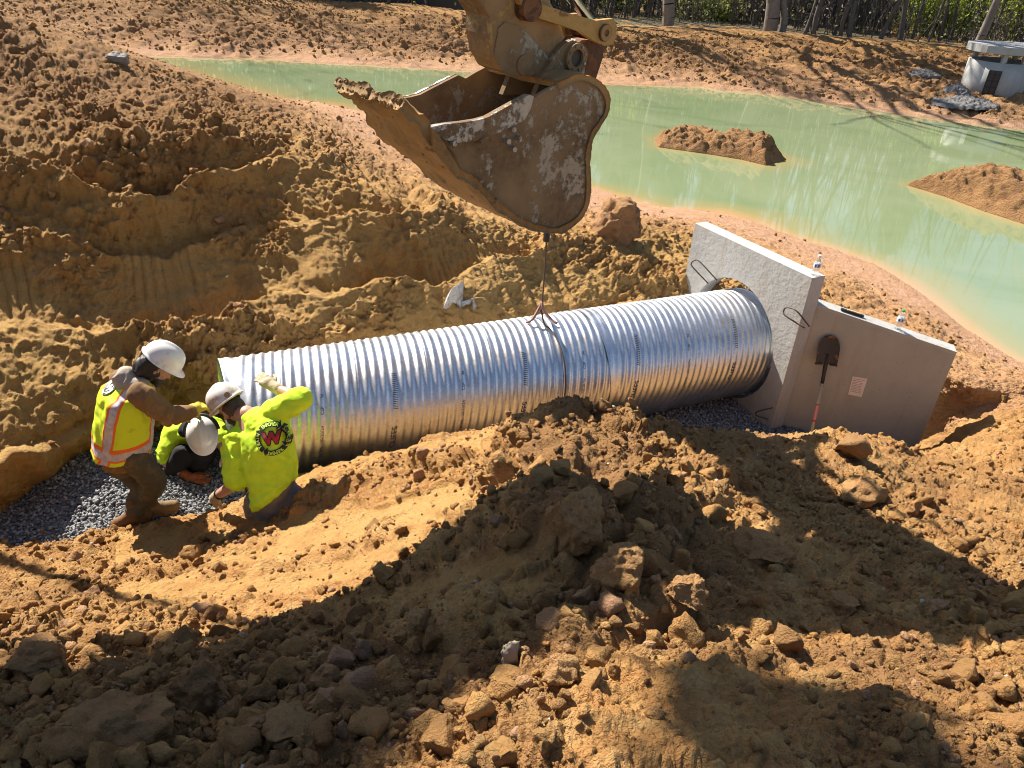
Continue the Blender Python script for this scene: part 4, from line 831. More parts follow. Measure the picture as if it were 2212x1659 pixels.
def head_prims(c, A, s=1.0):
    r, f, u = A; P_ = [ellipsoid(c+u*.025*s-f*.01*s, A, (.076*s, .097*s, .098*s)), ellipsoid(c-u*.055*s+f*.03*s, A, (.058*s, .066*s, .06*s)), ellipsoid(c-u*.085*s+f*.065*s, A, (.03*s, .028*s, .025*s))]
    P_.append(capsule([c+u*.02*s+f*.09*s, c-u*.025*s+f*.113*s], [.010*s, .016*s], 8))
    for k in (-1, 1):
        P_.append(ellipsoid(c+r*k*.076*s-u*.012*s-f*.005*s, A, (.012*s, .022*s, .033*s), 2)); P_.append(ellipsoid(c+r*k*.032*s+u*.030*s+f*.086*s, A, (.022*s, .010*s, .008*s), 2)); P_.append(ellipsoid(c+r*k*.03*s-u*.03*s+f*.075*s, A, (.025*s, .022*s, .02*s), 2))
    P_.append(ellipsoid(c-u*.058*s+f*.092*s, A, (.022*s, .010*s, .006*s), 2)); return P_
def helmet(c, A, mat, parent, s=1.0, mark=False):
    r, f, u = A; nr2, nth2 = 26, 72; V = []; th = np.linspace(0, 2*np.pi, nth2, endpoint=False)
    fx_, rx_ = np.cos(th), np.sin(th); fr_ = np.clip(fx_, 0, 1)**3
    prof = [(k/(nr2-1)) for k in range(nr2)]
    for p_ in prof:
        a = p_*math.pi/2; R_ = math.sin(a)**.9; Hh = math.cos(a)**.8
        ridge = .008*np.exp(-(rx_*R_*.11/.017)**2)*(1-p_**4)
        V.append(c[None]+f*(fx_*R_*(.142*s))[:, None]+r*(rx_*R_*.118*s)[:, None]+u*((.138*Hh*s+ridge+.015)+0*th)[:, None])
    for e, dz in ((1.0, .008), (1.0, 0)):
        w_ = (.010+.042*fr_)*e; V.append(c[None]+f*(fx_*(.142*s+w_))[:, None]+r*(rx_*(.118*s+w_))[:, None]+u*(dz+.004-.014*fr_)[:, None])
    V.append(c[None]+f*(fx_*(.136*s))[:, None]+r*(rx_*.112*s)[:, None]+0)
    for p_ in prof[::-1][1:-1:3]:
        a = p_*math.pi/2; R_ = math.sin(a)**.9; V.append(c[None]+f*(fx_*R_*(.134*s))[:, None]+r*(rx_*R_*.110*s)[:, None]+u*(.128*math.cos(a)**.8*s))
    o = npmesh('hard_hat', np.vstack(V), quads(len(V), nth2, True), mat, parent)
    if mark:
        mc = c-r*.117*s+u*.055-f*.03; bm = bmesh.new(); bm_tube(bm, [mc+r*.004, mc-r*.006], [.018, .017], 14); bm_obj('hat_badge', bm, plain('hat_badge', (.30, .18, .12), .6), o)
    return o
def hand_prims(w, d, pn, side, curl=.5, s=1.0, spread=.22):      # w wrist, d direction of the hand, pn palm normal, side=+1 thumb to cross(d,pn)
    d = nrm_(d); pn = nrm_(np.asarray(pn)-d*(np.asarray(pn)@d)); x = np.cross(d, pn)*side
    P_ = [capsule([w-d*.02*s, w+d*.05*s-x*.0*s], [.033*s, .040*s], 12), capsule([w+d*.045*s+x*.026*s, w+d*.092*s+x*.030*s], [.021*s, .019*s], 10), capsule([w+d*.045*s-x*.022*s, w+d*.085*s-x*.032*s], [.021*s, .017*s], 10)]
    for k, (o_, L) in enumerate(((.031, .080), (.011, .090), (-.010, .084), (-.031, .066))):
        b = w+d*.088*s+x*o_*s; fd = nrm_(d+x*(o_*spread*14)*.4); a1 = curl*(.9+.1*k); d1 = nrm_(fd*math.cos(a1)+pn*math.sin(a1)); d2 = nrm_(fd*math.cos(a1*2.0)+pn*math.sin(a1*2.0)); d3 = nrm_(fd*math.cos(a1*2.7)+pn*math.sin(a1*2.7))
        p1 = b+d1*L*.48*s; p2 = p1+d2*L*.30*s; p3 = p2+d3*L*.22*s; P_.append(capsule([b, p1, p2, p3], [.0115*s, .0105*s, .0098*s, .0088*s], 10))
    tb = w+d*.025*s+x*.030*s; t1 = tb+nrm_(d*.7+x*.8+pn*.3)*.045*s; t2 = t1+nrm_(d*.9+x*.35+pn*.35)*.035*s; P_.append(capsule([tb, t1, t2], [.016*s, .0125*s, .0105*s], 10)); return P_
def boot_prims(ank, toe, s=1.0, h=.16, up=None):
    d = nrm_(toe-ank)*1.0; z = np.array([0, 0, 1.]) if up is None else nrm_(up); dh = nrm_(d-z*(d@z)); L = max(.17, np.linalg.norm((toe-ank)-z*((toe-ank)@z)))
    base = ank-z*.095; heel = base-dh*.065
    x = np.cross(dh, z)
    P_ = [capsule([ank+z*h*.75, ank-z*.02], [.062*s, .060*s]), capsule([heel+z*.045, base+dh*L*.45+z*.05, base+dh*(L-.02)+z*.042], [.046*s, .053*s, .046*s]), capsule([ank, base+dh*L*.5+z*.055], [.058*s, .05*s])]
    for k in (-1, 1): P_.append(capsule([heel+x*k*.016+z*.012, base+dh*L*.5+x*k*.026+z*.010, base+dh*(L-.01)+x*k*.015+z*.012], [.028*s, .030*s, .026*s], 10))
    return P_
def project_mesh(bm, tree, c, x, y, nb, off):
    for v in bm.verts:
        o_ = c+x*v.co.x+y*v.co.y+nb*.35; h_ = tree.ray_cast(Vector(o_), Vector(-nb))
        v.co = (h_[0]+Vector(nb)*off) if h_[0] is not None else Vector(c+x*v.co.x+y*v.co.y+nb*off)
def bvh(o, extra):
    me = o.data; L = Vector(extra); return BVHTree.FromPolygons([v.co+L for v in me.vertices], [tuple(p.vertices) for p in me.polygons])
def arc_bm(bm, r0, r1, a0, a1, n=16, head=0.0, hw_=0.0):
    A_ = [bm.verts.new((r0*math.cos(a0+(a1-a0)*k/n), r0*math.sin(a0+(a1-a0)*k/n), 0)) for k in range(n+1)]; B_ = [bm.verts.new((r1*math.cos(a0+(a1-a0)*k/n), r1*math.sin(a0+(a1-a0)*k/n), 0)) for k in range(n+1)]
    for k in range(n): bm.faces.new((A_[k], A_[k+1], B_[k+1], B_[k]))
    if head:
        rm = (r0+r1)/2; t_ = a1+head
        for lo, hi in ((r0-hw_, rm), (rm, r1+hw_)):
            bm.faces.new([bm.verts.new((lo*math.cos(a1), lo*math.sin(a1), 0)), bm.verts.new((hi*math.cos(a1), hi*math.sin(a1), 0)), bm.verts.new((rm*math.cos(t_), rm*math.sin(t_), 0))])
def arc_text(s, size, r, amid, step, flip=False):
    out = bmesh.new(); n = len(s)
    for i, ch in enumerate(s):
        b = text_bm(ch, size, 0, None, None, .0012); a = amid-(i-(n-1)/2)*step*(1 if not flip else -1)
        for v in b.verts:
            x, y = v.co.x, v.co.y
            ang = a-math.pi/2 if not flip else a+math.pi/2
            v.co = Vector((r*math.cos(a)+x*math.cos(ang)-y*math.sin(ang), r*math.sin(a)+x*math.sin(ang)+y*math.cos(ang), 0))
        me = bpy.data.meshes.new('t'); b.to_mesh(me); b.free(); out.from_mesh(me); bpy.data.meshes.remove(me)
    return out
INK = plain('black_print', (.018, .018, .02), .7); REDP = plain('red_print', (.42, .025, .03), .65); LIMEP = plain('lime_print', (.55, .80, .10), .75); WHITEP = plain('white_print', (.75, .75, .73), .7); GREYP = plain('grey_print', (.07, .055, .055), .7)

# ---- standing worker in the vest
h1 = nrm_((.80, .60, 0)); r1 = np.array([h1[1], -h1[0], 0])
D0 = -.14
J = lambda X, Y, y: q1(X, Y, y+D0)
Z1 = lambda X, Y, z: onz((150+X/2.766)*.86406, (800+Y/2.766)*.86406, z)
pel, waist, chest, uch, nk = J(440, 935, 4.55), J(432, 800, 4.55), J(448, 620, 4.55), J(472, 490, 4.55), J(540, 400, 4.57)
shR, shL = J(560, 520, 4.36), J(430, 420, 4.72); elR, wrR = J(755, 670, 4.42), J(915, 632, 4.58); elL, wrL = J(640, 640, 4.95), J(820, 640, 5.0)
hipR, hipL = J(505, 950, 4.44), J(385, 950, 4.68); knR, knL = J(655, 1110, 4.42), J(600, 1150, 4.68); anR, anL = Z1(598, 1290, .15), Z1(528, 1330, .16); toR, toL = Z1(815, 1318, .035), Z1(428, 1452, .03); knR = ony((150+655/2.766)*.86406, (800+1110/2.766)*.86406, anR[1]-.06); knL = ony((150+585/2.766)*.86406, (800+1150/2.766)*.86406, anL[1]+.12)
hd = J(668, 322, 4.60); A1 = head_frame(h1*.96+np.array([.2, -.12, 0]), 46)
W1 = empty('person', tuple(np.array([pel[0], pel[1], 0.02])), 'worker standing bent in lime safety vest, brown hoodie and white hard hat', 'person', 'workers in the trench')
def tors(ws, ds, pts, r, f): return [(p, r*w_, f*d_) for p, w_, d_ in zip(pts, ws, ds)]
body = head_prims(hd, A1)+[capsule([nk, hd-A1[2]*.06], [.056, .05])]+[loft(tors((.15, .14, .16, .17, .09), (.11, .10, .12, .11, .07), (pel, waist, chest, uch, nk), r1, h1))]
body += [capsule([shR, elR, wrR], [.05, .04, .03]), capsule([shL, elL, wrL], [.05, .04, .03]), capsule([hipR, knR, anR], [.08, .06, .045]), capsule([hipL, knL, anL], [.08, .06, .045])]+hand_prims(wrR, nrm_(wrR-elR+np.array([0, 0, .05])), (0, .3, -1), 1, .45, .85)+hand_prims(wrL, wrL-elL, (0, .3, -1), -1, .4, .85)
body += [capsule([anR, anR*.45+toR*.55-[0, 0, .02]], [.042, .032]), capsule([anL, anL*.45+toL*.55-[0, 0, .02]], [.042, .032])]
fuse('body', body, SKIN, W1, .010, 3)
fuse('trousers', [capsule([hipR+[0, 0, .03], knR, anR+[0, 0, .04]], [.105, .088, .074]), capsule([hipL+[0, 0, .03], knL, anL+[0, 0, .04]], [.105, .088, .074]), loft(tors((.155, .17, .16), (.13, .14, .12), (pel-[0, 0, .10], pel, waist-[0, 0, .05]), r1, h1))], OLIVE, W1, .010, 4, .015, 3, 9, (1, 1, 2.2))
fuse('hoodie', [loft(tors((.20, .205, .20, .20, .17, .09), (.16, .165, .155, .145, .12, .07), (pel-[0, 0, .02], pel+[0, 0, .06], waist, chest, uch, nk), r1, h1)), capsule([shR, elR, wrR-nrm_(wrR-elR)*.02], [.085, .068, .050]), capsule([shL, elL, wrL], [.085, .068, .05])], BROWN, W1, .010, 4, .016, 5, 10, (1.5, 1.5, 1))
fuse('hood', [capsule([nk-r1*.10-h1*.03, nk-h1*.10+[0, 0, .015], nk+r1*.10-h1*.03], [.045, .07, .045]), capsule([nk+r1*.10-h1*.03, nk+h1*.07+r1*.03], [.045, .035]), capsule([nk-h1*.09-[0, 0, .07], nk-h1*.07+[0, 0, .02]], [.075, .08])], GREYHOOD, W1, .009, 5, .012, 8, 14)
# vest: a loft that keeps its round-and-up coordinates for the stripes
def vest():
    pts = [pel+[0, 0, .075], pel*.5+waist*.5+[0, 0, .03], waist, waist*.5+chest*.5, chest, chest*.5+uch*.5, uch, uch*.4+nk*.6, nk]
    ws = (.24, .242, .24, .24, .243, .242, .225, .165, .09); ds = (.20, .20, .195, .19, .185, .18, .165, .125, .08); n = 120
    S = smooth_path(np.array([np.concatenate([p, r1*w_, h1*d_]) for p, w_, d_ in zip(pts, ws, ds)]), 10); a = np.linspace(0, 2*np.pi, n+1); p_ = 2.5
    ca = np.sign(np.cos(a))*np.abs(np.cos(a))**(2/p_); sa2 = np.sign(np.sin(a))*np.abs(np.sin(a))**(2/p_)
    V = np.array([s[:3]+ca[:, None]*s[3:6]-sa2[:, None]*s[6:9] for s in S]); m = len(S)
    vv_ = np.repeat(np.linspace(0, 1, m)[:, None], n+1, 1); uu_ = np.repeat(a[None]/(2*np.pi), m, 0)       # u .25 = middle of the back
    Nn = gnormals(V).reshape(-1, 3); Pn_ = V.reshape(-1, 3); cc = np.repeat(S[:, :3], n+1, 0); Nn = np.where(((Pn_-cc)*Nn).sum(1)[:, None] < 0, -Nn, Nn)
    q = Pn_*np.array([9, 9, 3.5]); k = (1-2*np.abs(vnoise(q+.8*fbm(Pn_*5, 2, 2)[:, None], 4)))*.010+.006*fbm(Pn_*18, 7, 2); V = (Pn_+Nn*k[:, None])
    inn = V[:n+1]-Nn[:n+1]*.02+np.array([0, 0, .015]); V = np.vstack([inn, V]); uu_ = np.concatenate([uu_[0], uu_.ravel()]); vv_ = np.concatenate([vv_[0], vv_.ravel()])
    t = NT('hi_vis_vest'); u, v = t.attr('u'), t.attr('v')
    def band(x, c, w_): return t.math('LESS_THAN', t.math('ABSOLUTE', t.math('SUBTRACT', x, c)), w_)
    def either(*b):
        r_ = b[0]
        for x in b[1:]: r_ = t.math('MAXIMUM', r_, x)
        return r_
    hor = lambda w_: band(v, .20, w_)
    sl1 = t.math('ADD', u, t.math('MULTIPLY', v, .03)); sl2 = t.math('SUBTRACT', u, t.math('MULTIPLY', v, .03))
    ver = lambda w_: either(band(sl1, .135, w_), band(sl2, .365, w_), band(sl2, .64, w_), band(sl1, .86, w_))
    org_ = either(hor(.100), ver(.043)); sil = either(hor(.060), ver(.026))
    fab = t.mix(t.thr(t.noise(8, 5, .6), .58, .8), (.62, .80, .03), (.36, .40, .06))
    c = t.mix(org_, fab, (.85, .16, .03)); scv = t.mix(t.thr(t.noise(20, 5, .6), .35, .7), (.40, .38, .42), (.62, .60, .62)); c = t.mix(sil, c, scv)
    return npmesh('safety_vest', V, quads(m+1, n+1), t.out(c, .7, 0, t.bump(t.noise(200, 2), .3, .002), .3), W1, True, {'u': uu_, 'v': vv_})
vst = vest()
tr = bvh(vst, W1.location)
upv = nrm_(nk-waist); lc = q1(322, 438, 4.4); nb = nrm_(-h1-r1*.15); xv = nrm_(np.cross(upv, nb)); yv = np.cross(nb, xv)
hit = (None,)
for X_, Y_ in ((322, 438), (335, 455), (345, 470), (355, 480), (365, 490), (380, 500), (395, 510)):
    hit = tr.ray_cast(Vector(CAM), Vector(ray((150+X_/2.766)*.86406, (800+Y_/2.766)*.86406)))
    if hit[0] is not None:
        n_ = np.array(hit[1]); v_ = nrm_(CAM-np.array(hit[0]))
        if abs(n_@v_) > .5: break
if hit[0] is not None:
    lc = np.array(hit[0]); nb = nrm_(np.array(hit[1])); nb = nb if nb@(CAM-lc) > 0 else -nb; xv = nrm_(np.cross(upv, nb)); yv = np.cross(nb, xv)
    bm = bmesh.new(); bmesh.ops.create_circle(bm, cap_ends=True, radius=.066, segments=36); slice_bm(bm, .010, .010); project_mesh(bm, tr, lc, xv, yv, nb, .006); lg = bm_obj('round_patch', bm, GREYP, vst)
    bm = bmesh.new(); arc_bm(bm, .044, .048, 0, 2*math.pi, 40); project_mesh(bm, tr, lc, xv, yv, nb, .010); bm_obj('patch_ring', bm, WHITEP, vst)
    bm = text_bm('W', .075, 0, .012, .012, .004); project_mesh(bm, tr, lc, xv, yv, nb, .010); bm_obj('letter', bm, WHITEP, vst)
    for i in range(4):
        bm = arc_text(('EMPOWER', 'SUPPORT', 'REPEAT', 'TRAIN')[i], .014, .056, math.pi/2-i*math.pi/2, .17); project_mesh(bm, tr, lc, xv, yv, nb, .010); bm_obj('patch_lettering', bm, WHITEP, vst)
fuse('glove', hand_prims(wrR-nrm_(wrR-elR)*.02, nrm_(wrR-elR+np.array([0, 0, .05])), (0, .3, -1), 1, .45, 1.08)+[capsule([wrR-nrm_(wrR-elR)*.07, wrR], [.050, .044])], GLY, W1, .006, 3)
fuse('glove', hand_prims(wrL, wrL-elL, (0, .3, -1), -1, .4, 1.05), GLY, W1, .007, 3)
fuse('boot', boot_prims(anR, toR, 1.0, .10), BOOT, W1, .009, 5, .005, 2, 14); fuse('boot', boot_prims(anL, toL, 1.0, .10), BOOTR, W1, .009, 5, .005, 3, 14)
fuse('hair', [ellipsoid(hd-A1[1]*.035+A1[2]*.0, A1, (.085, .09, .09)), ellipsoid(hd-A1[1]*.07-A1[2]*.05, A1, (.075, .06, .07)), ellipsoid(hd+A1[0]*.05-A1[1]*.01-A1[2]*.03, A1, (.035, .05, .07))], HAIRD, W1, .008, 3, .010, 4, 26)
fuse('beard', [ellipsoid(hd-A1[2]*.075+A1[1]*.05, A1, (.062, .058, .05)), ellipsoid(hd-A1[2]*.105+A1[1]*.07, A1, (.04, .035, .035))], HAIRD, W1, .007, 3, .006, 9, 30)
helmet(hd+A1[2]*.050-A1[1]*.002, A1, HELM, W1, 1.0)

# ---- kneeling worker in the lime T-shirt, back to us
D0 = 0.0
h3 = nrm_((-.62, .78, 0)); r3 = np.array([h3[1], -h3[0], 0])
pel, waist, chest, uch, nk = J(1490, 1240, 4.10), J(1480, 1110, 4.12), J(1430, 880, 4.20), J(1380, 740, 4.26), J(1290, 650, 4.33)
shL, shR = J(1225, 850, 4.24), J(1535, 610, 4.32); elL, wrL = J(1225, 1125, 4.08), J(1085, 1215, 4.22); elR, wrR = J(1665, 545, 4.36), J(1480, 465, 4.52)
hipL, hipR = J(1395, 1250, 4.12), J(1590, 1240, 4.12)
hd = J(1185, 610, 4.42); A3 = head_frame((-.90, .43, 0), 44)
W3 = empty('person', tuple(np.array([pel[0], pel[1], 0.0])), 'worker kneeling with back turned in lime T-shirt with circular print, one hand on the pipe', 'person', 'workers in the trench')
axr = nrm_(shR-shL); up3 = nrm_(uch-pel); fw3 = np.cross(up3, axr); fw3 = fw3 if fw3@h3 > 0 else -fw3
fw3 = nrm_(fw3)
knL_, knR_ = hipL+h3*.25-r3*.05-[0, 0, .02], hipR+h3*.25+r3*.05-[0, 0, .02]; knL_[2] = .06; knR_[2] = .06; ftL, ftR = knL_-h3*.38, knR_-h3*.38; ftL[2] = ftR[2] = .08
T3 = tors((.155, .16, .175, .165, .08), (.12, .11, .12, .10, .065), (pel, waist, chest, uch, nk), axr, fw3)
body = head_prims(hd, A3)+[capsule([nk, hd-A3[2]*.05], [.062, .056]), loft(T3), capsule([shR, elR, wrR], [.052, .045, .033]), capsule([shL, elL, wrL], [.052, .047, .034]), capsule([hipL, knL_, ftL], [.085, .06, .045]), capsule([hipR, knR_, ftR], [.085, .06, .045])]
hdR = nrm_(np.array(q1(1395, 400, 4.58))-wrR); hdL = nrm_(np.array(q1(1015, 1330, 4.30))-wrL)
prn = -E1*.4-E2*.5
body += hand_prims(wrR, hdR, prn, -1, .22, .88)+hand_prims(wrL, hdL, (.3, .6, -.3), 1, .3, .88)
fuse('body', body, SKIN, W3, .010, 3)
shirt = fuse('t_shirt', [loft(tors((.20, .205, .205, .215, .205, .165, .085), (.165, .165, .155, .155, .135, .10, .07), (pel+[0, 0, .045], pel+[0, 0, .11], waist, chest, uch*.7+chest*.3, uch*.75+nk*.25, nk), axr, fw3)), capsule([shR-axr*.06, shR, shR*.25+elR*.75, elR*.98+shR*.02], [.10, .098, .088, .082]), capsule([shL+axr*.05, shL, shL*.25+elL*.75, shL*.12+elL*.88], [.105, .105, .097, .092])], NEON, W3, .010, 4, .017, 11, 8, (1, 1, 1.4))
fuse('trousers', [loft(tors((.17, .18, .185), (.15, .155, .15), (pel-[0, 0, .12], pel, pel+[0, 0, .08]), axr, fw3)), capsule([hipL, knL_, ftL+[0, 0, .02]], [.12, .095, .075]), capsule([hipR, knR_, ftR+[0, 0, .02]], [.12, .095, .075])], GREYJ, W3, .011, 5, .010, 6, 9)
fuse('boot', boot_prims(ftL, ftL-h3*.16-[0, 0, .05], 1, .1), BOOT, W3, .010, 4); fuse('boot', boot_prims(ftR, ftR-h3*.16-[0, 0, .05], 1, .1), BOOT, W3, .010, 4)
fuse('glove', hand_prims(wrR, hdR, prn, -1, .22, 1.1)+[capsule([wrR-nrm_(wrR-elR)*.05, wrR+hdR*.02], [.043, .042])], GLT, W3, .006, 3, .002, 5, 40)
fuse('glove', hand_prims(wrL, hdL, (.3, .6, -.3), 1, .3, 1.08)+[capsule([wrL-nrm_(wrL-elL)*.03, wrL+hdL*.02], [.040, .042])], GLT, W3, .006, 3, .002, 6, 40)
bm = bmesh.new(); x_, y_, d_ = frame_of(wrL-elL); bm_tube(bm, [wrL-d_*.055+.040*(math.cos(a)*x_+math.sin(a)*y_) for a in np.linspace(0, 2*math.pi, 24)], .006, 6); bm_obj('bracelet', bm, BAND, W3, True)
fuse('hair', [ellipsoid(hd-A3[1]*.03, A3, (.081, .088, .085)), ellipsoid(hd-A3[1]*.055-A3[2]*.05, A3, (.066, .045, .055))], HAIRB, W3, .008, 3, .005, 4, 30)
fuse('beard', [ellipsoid(hd-A3[2]*.07+A3[1]*.035, A3, (.064, .060, .045)), ellipsoid(hd-A3[2]*.1+A3[1]*.055, A3, (.042, .04, .032))], HAIRB, W3, .007, 3, .004, 9, 30)
hh = helmet(hd+A3[2]*.045, A3, HELM2, W3, 1.02, False)
mb = tr2 = None
tr = bvh(hh, W3.location); hit = tr.ray_cast(Vector(CAM), Vector(ray((150+1155/2.766)*.86406, (800+517/2.766)*.86406)))
if hit[0] is not None:
    p_, n_ = np.array(hit[0]), nrm_(np.array(hit[1])); n_ = n_ if n_@(CAM-p_) > 0 else -n_; bm = bmesh.new(); bm_tube(bm, [p_-n_*.003, p_+n_*.003], [.021, .020], 18); hb = bm_obj('hat_badge', bm, plain('hat_badge', (.33, .17, .09), .6), hh)
fuse('hat_suspension', [capsule([hd+A3[2]*.035-A3[1]*.09+A3[0]*.045*k for k in (-1, 0, 1)], .016)], BAND, W3, .006, 2)
# circular print on the back
tr = bvh(shirt, W3.location); hit = tr.ray_cast(Vector(CAM), Vector(ray((150+1465/2.766)*.86406, (800+822/2.766)*.86406)))
lc = np.array(hit[0]); nb = nrm_(-fw3*.8+nrm_(CAM-lc)*.4); xv = nrm_(np.cross(up3, nb)); yv = nrm_(np.cross(nb, xv))
def pr(bm, mat, off, nm): slice_bm(bm, .010, .010); project_mesh(bm, tr, lc, xv, yv, nb, off); return bm_obj(nm, bm, mat, shirt)
qd = math.pi/2
for i in range(4):
    bm = bmesh.new(); a = qd*i; arc_bm(bm, .080, .116, -a+math.radians(226), -a+math.radians(150), 18, -.24, .017); pr(bm, INK, .006, 'ring_arrow')
for i, wd in enumerate(('TRAIN', 'EMPOWER', 'SUPPORT', 'REPEAT')): pr(arc_text(wd, .032, .098, math.radians(183)-qd*i, .21 if i == 0 else .17), LIMEP, .009, 'lettering')
bm = text_bm('W', .112, .0, None, None, .012); pr(bm, INK, .006, 'letter_outline'); bm = text_bm('W', .110, .0, None, None, .006); pr(bm, REDP, .009, 'letter')

# ---- crouching worker between them, head bowed towards us
h2 = nrm_((.30, -.95, 0)); r2_ = np.array([h2[1], -h2[0], 0]); D0 = 0.0
pel, waist, chest, uch, nk = J(900, 985, 5.36), J(900, 900, 5.36), J(905, 800, 5.28), J(915, 760, 5.22), J(945, 755, 5.12)
shA, shB = J(795, 775, 5.18), J(1065, 745, 5.26); elA, wrA = J(725, 980, 5.00), J(890, 1085, 4.92); elB, wrB = J(1110, 850, 5.1), J(1150, 930, 5.0)
knA, knB = J(850, 930, 4.98), J(1000, 900, 5.02); anA, anB = J(790, 1085, 5.0), J(960, 1050, 5.05)
hd = J(985, 775, 4.98); A2 = head_frame((.35, -.93, 0), 62)
W2 = empty('person', tuple(np.array([pel[0], pel[1], 0.02])), 'worker crouching at the pipe mouth in black trousers, white hard hat bowed toward the camera', 'person', 'workers in the trench')
axr = nrm_(shA-shB); fw = h2
body = head_prims(hd, A2)+[capsule([nk, hd-A2[2]*.06], [.056, .052]), loft(tors((.15, .15, .16, .15, .08), (.11, .11, .11, .10, .065), (pel, waist, chest, uch, nk), axr, fw)), capsule([shA, elA, wrA], [.05, .043, .032]), capsule([shB, elB, wrB], [.05, .043, .032]), capsule([pel+axr*.08, knA, anA], [.08, .06, .045]), capsule([pel-axr*.08, knB, anB], [.08, .06, .045])]
hdA = nrm_(np.array(q1(1010, 1105, 4.9))-wrA); body += hand_prims(wrA, hdA, (0, .2, -1), 1, .35, .88)+hand_prims(wrB, wrB-elB, (0, -.3, -1), -1, .35, .88)
fuse('body', body, SKIN, W2, .010, 3)
fuse('t_shirt', [loft(tors((.185, .19, .20, .18, .085), (.15, .15, .15, .13, .07), (pel+[0, 0, .03], waist, chest, uch, nk), axr, fw)), capsule([shA-axr*.05, shA, shA*.25+elA*.75], [.10, .10, .09]), capsule([shB+axr*.05, shB, shB*.3+elB*.7], [.10, .098, .088])], NEON, W2, .010, 4, .015, 15, 9)
fuse('trousers', [capsule([pel+axr*.08, knA, anA+[0, 0, .06]], [.115, .095, .075]), capsule([pel-axr*.08, knB, anB+[0, 0, .06]], [.115, .095, .075]), loft(tors((.165, .17, .16), (.14, .145, .14), (pel-[0, 0, .08], pel, pel+[0, 0, .07]), axr, fw))], BLACKP, W2, .011, 5, .010, 16, 9)
fuse('neck_hood', [capsule([nk+axr*.09, nk-h2*.06+[0, 0, .04], nk-axr*.09], [.06, .075, .06]), capsule([nk+axr*.09, hd-A2[2]*.05+A2[0]*.06], [.05, .045]), capsule([nk-axr*.09, hd-A2[2]*.05-A2[0]*.06], [.05, .045])], BLACKP, W2, .009, 4, .006, 2, 16)
fuse('hair', [ellipsoid(hd-A2[1]*.03, A2, (.083, .092, .088))], HAIRD, W2, .009, 2)
helmet(hd+A2[2]*.055, A2, HELM, W2, 1.0)
bm = bmesh.new(); hp = [hd+A2[2]*.07+A2[0]*.131*math.sin(a)+A2[1]*.150*math.cos(a) for a in np.linspace(math.radians(95), math.radians(265), 26)]; bm_tube(bm, hp, .017, 8); bm_obj('hat_strap', bm, BAND, W2, True)
fuse('glove', hand_prims(wrA, hdA, (0, .2, -1), 1, .35, 1.1)+[capsule([wrA-nrm_(wrA-elA)*.05, wrA], [.042, .042])], GLO, W2, .006, 3, .002, 5, 40)
fuse('glove', hand_prims(wrB, wrB-elB, (0, -.3, -1), -1, .35, 1.08), GLT, W2, .007, 3)
fuse('boot', boot_prims(anA, J(1010, 1120, 4.84), 1.0, .16), BOOTR, W2, .009, 4, .005, 3, 14); fuse('boot', boot_prims(anB, J(1060, 1070, 4.95), 1.0, .14), BOOTR, W2, .009, 4, .005, 4, 14)
# ------------------------------------------------------------------ shovel, bottles and tool at the headwall
WOODH = fabric('pale_wood_handle', (.50, .40, .24), (.40, .30, .16), .6, .6); STEELD = muddy('dirty_shovel_steel', (.06, .055, .055), (.30, .16, .07), .56, .5, .5, sc_=9)
tip, shd, sock, hend = onwing(1795, 724, .025), onwing(1784, 785, .07), onwing(1776, 828, .11), onwing(1752, 938, .30)
shov = empty('shovel', tuple(hend), 'round point shovel leaning blade up against the tan wing wall, pale handle with red label', 'shovel')
a_ = nrm_(tip-shd); sd = nrm_(np.cross(a_, -wnn)); nn_ = np.cross(sd, a_); nn_ = nn_ if nn_@(-wnn) > 0 else -nn_
Lb = np.linalg.norm(tip-shd); nu, nv2 = 24, 20; V = []
for i in range(nu):
    t_ = i/(nu-1); w_ = .108*(1 if t_ < .45 else math.sqrt(max(0, 1-((t_-.45)/.55)**2.2)))*(1-.06*(1-t_)); w_ = max(w_, .004)
    for j in range(nv2):
        s_j = -1+2*j/(nv2-1); V.append(shd+a_*(t_*Lb-.012*(abs(s_j) > .35)*(t_ < .01))+sd*(w_*s_j)+nn_*(.028*s_j*s_j*(1-t_*.5)+.012*math.cos(t_*3)))
V = np.array(V); Vb = V-nn_*.004; qf = quads(nu, nv2); npmesh('blade', np.vstack([V, Vb]), np.vstack([qf, qf[:, ::-1]+len(V)]), STEELD, shov)
bm = bmesh.new()
bm.free()
for k in (-1, 1):
    bm = bmesh.new(); bm_tube(bm, [shd+sd*.035*k+nn_*.02, shd+sd*.106*k+nn_*.034], .010, 8); bm_obj('foot_step', bm, STEELD, shov, True)
bm = bmesh.new(); bm_tube(bm, [shd+a_*.10+nn_*.012, shd, shd*.4+sock*.6, sock], [.010, .022, .019, .019], 14); bm_obj('socket', bm, BLKR, shov, True)
hdv = nrm_(hend-sock); bm = bmesh.new(); bm_tube(bm, [sock-hdv*.0, sock+hdv*.025], .021, 14); bm_obj('ferrule', bm, M_EDGE, shov, True)
bm = bmesh.new(); bm_tube(bm, [sock+hdv*.02, hend+hdv*.35], .0165, 14); hdl = bm_obj('handle', bm, WOODH, shov, True)
Lh = np.linalg.norm(hend-sock); REDL = plain('red_label', (.50, .05, .05), .5); PINK = plain('pink_label', (.60, .25, .22), .5)
for f0, f1, m_ in ((.40, .425, REDL), (.425, .71, PINK), (.71, .745, REDL)):
    bm = bmesh.new(); bm_tube(bm, [sock+hdv*Lh*f0, sock+hdv*Lh*f1], .0175, 14, False); bm_obj('handle_label', bm, m_, hdl, True)
PET = NT('clear_plastic'); PET = PET.out((.93, .96, .97), .06, 0, None, .5, **{'Transmission Weight': .92, 'IOR': 1.2})
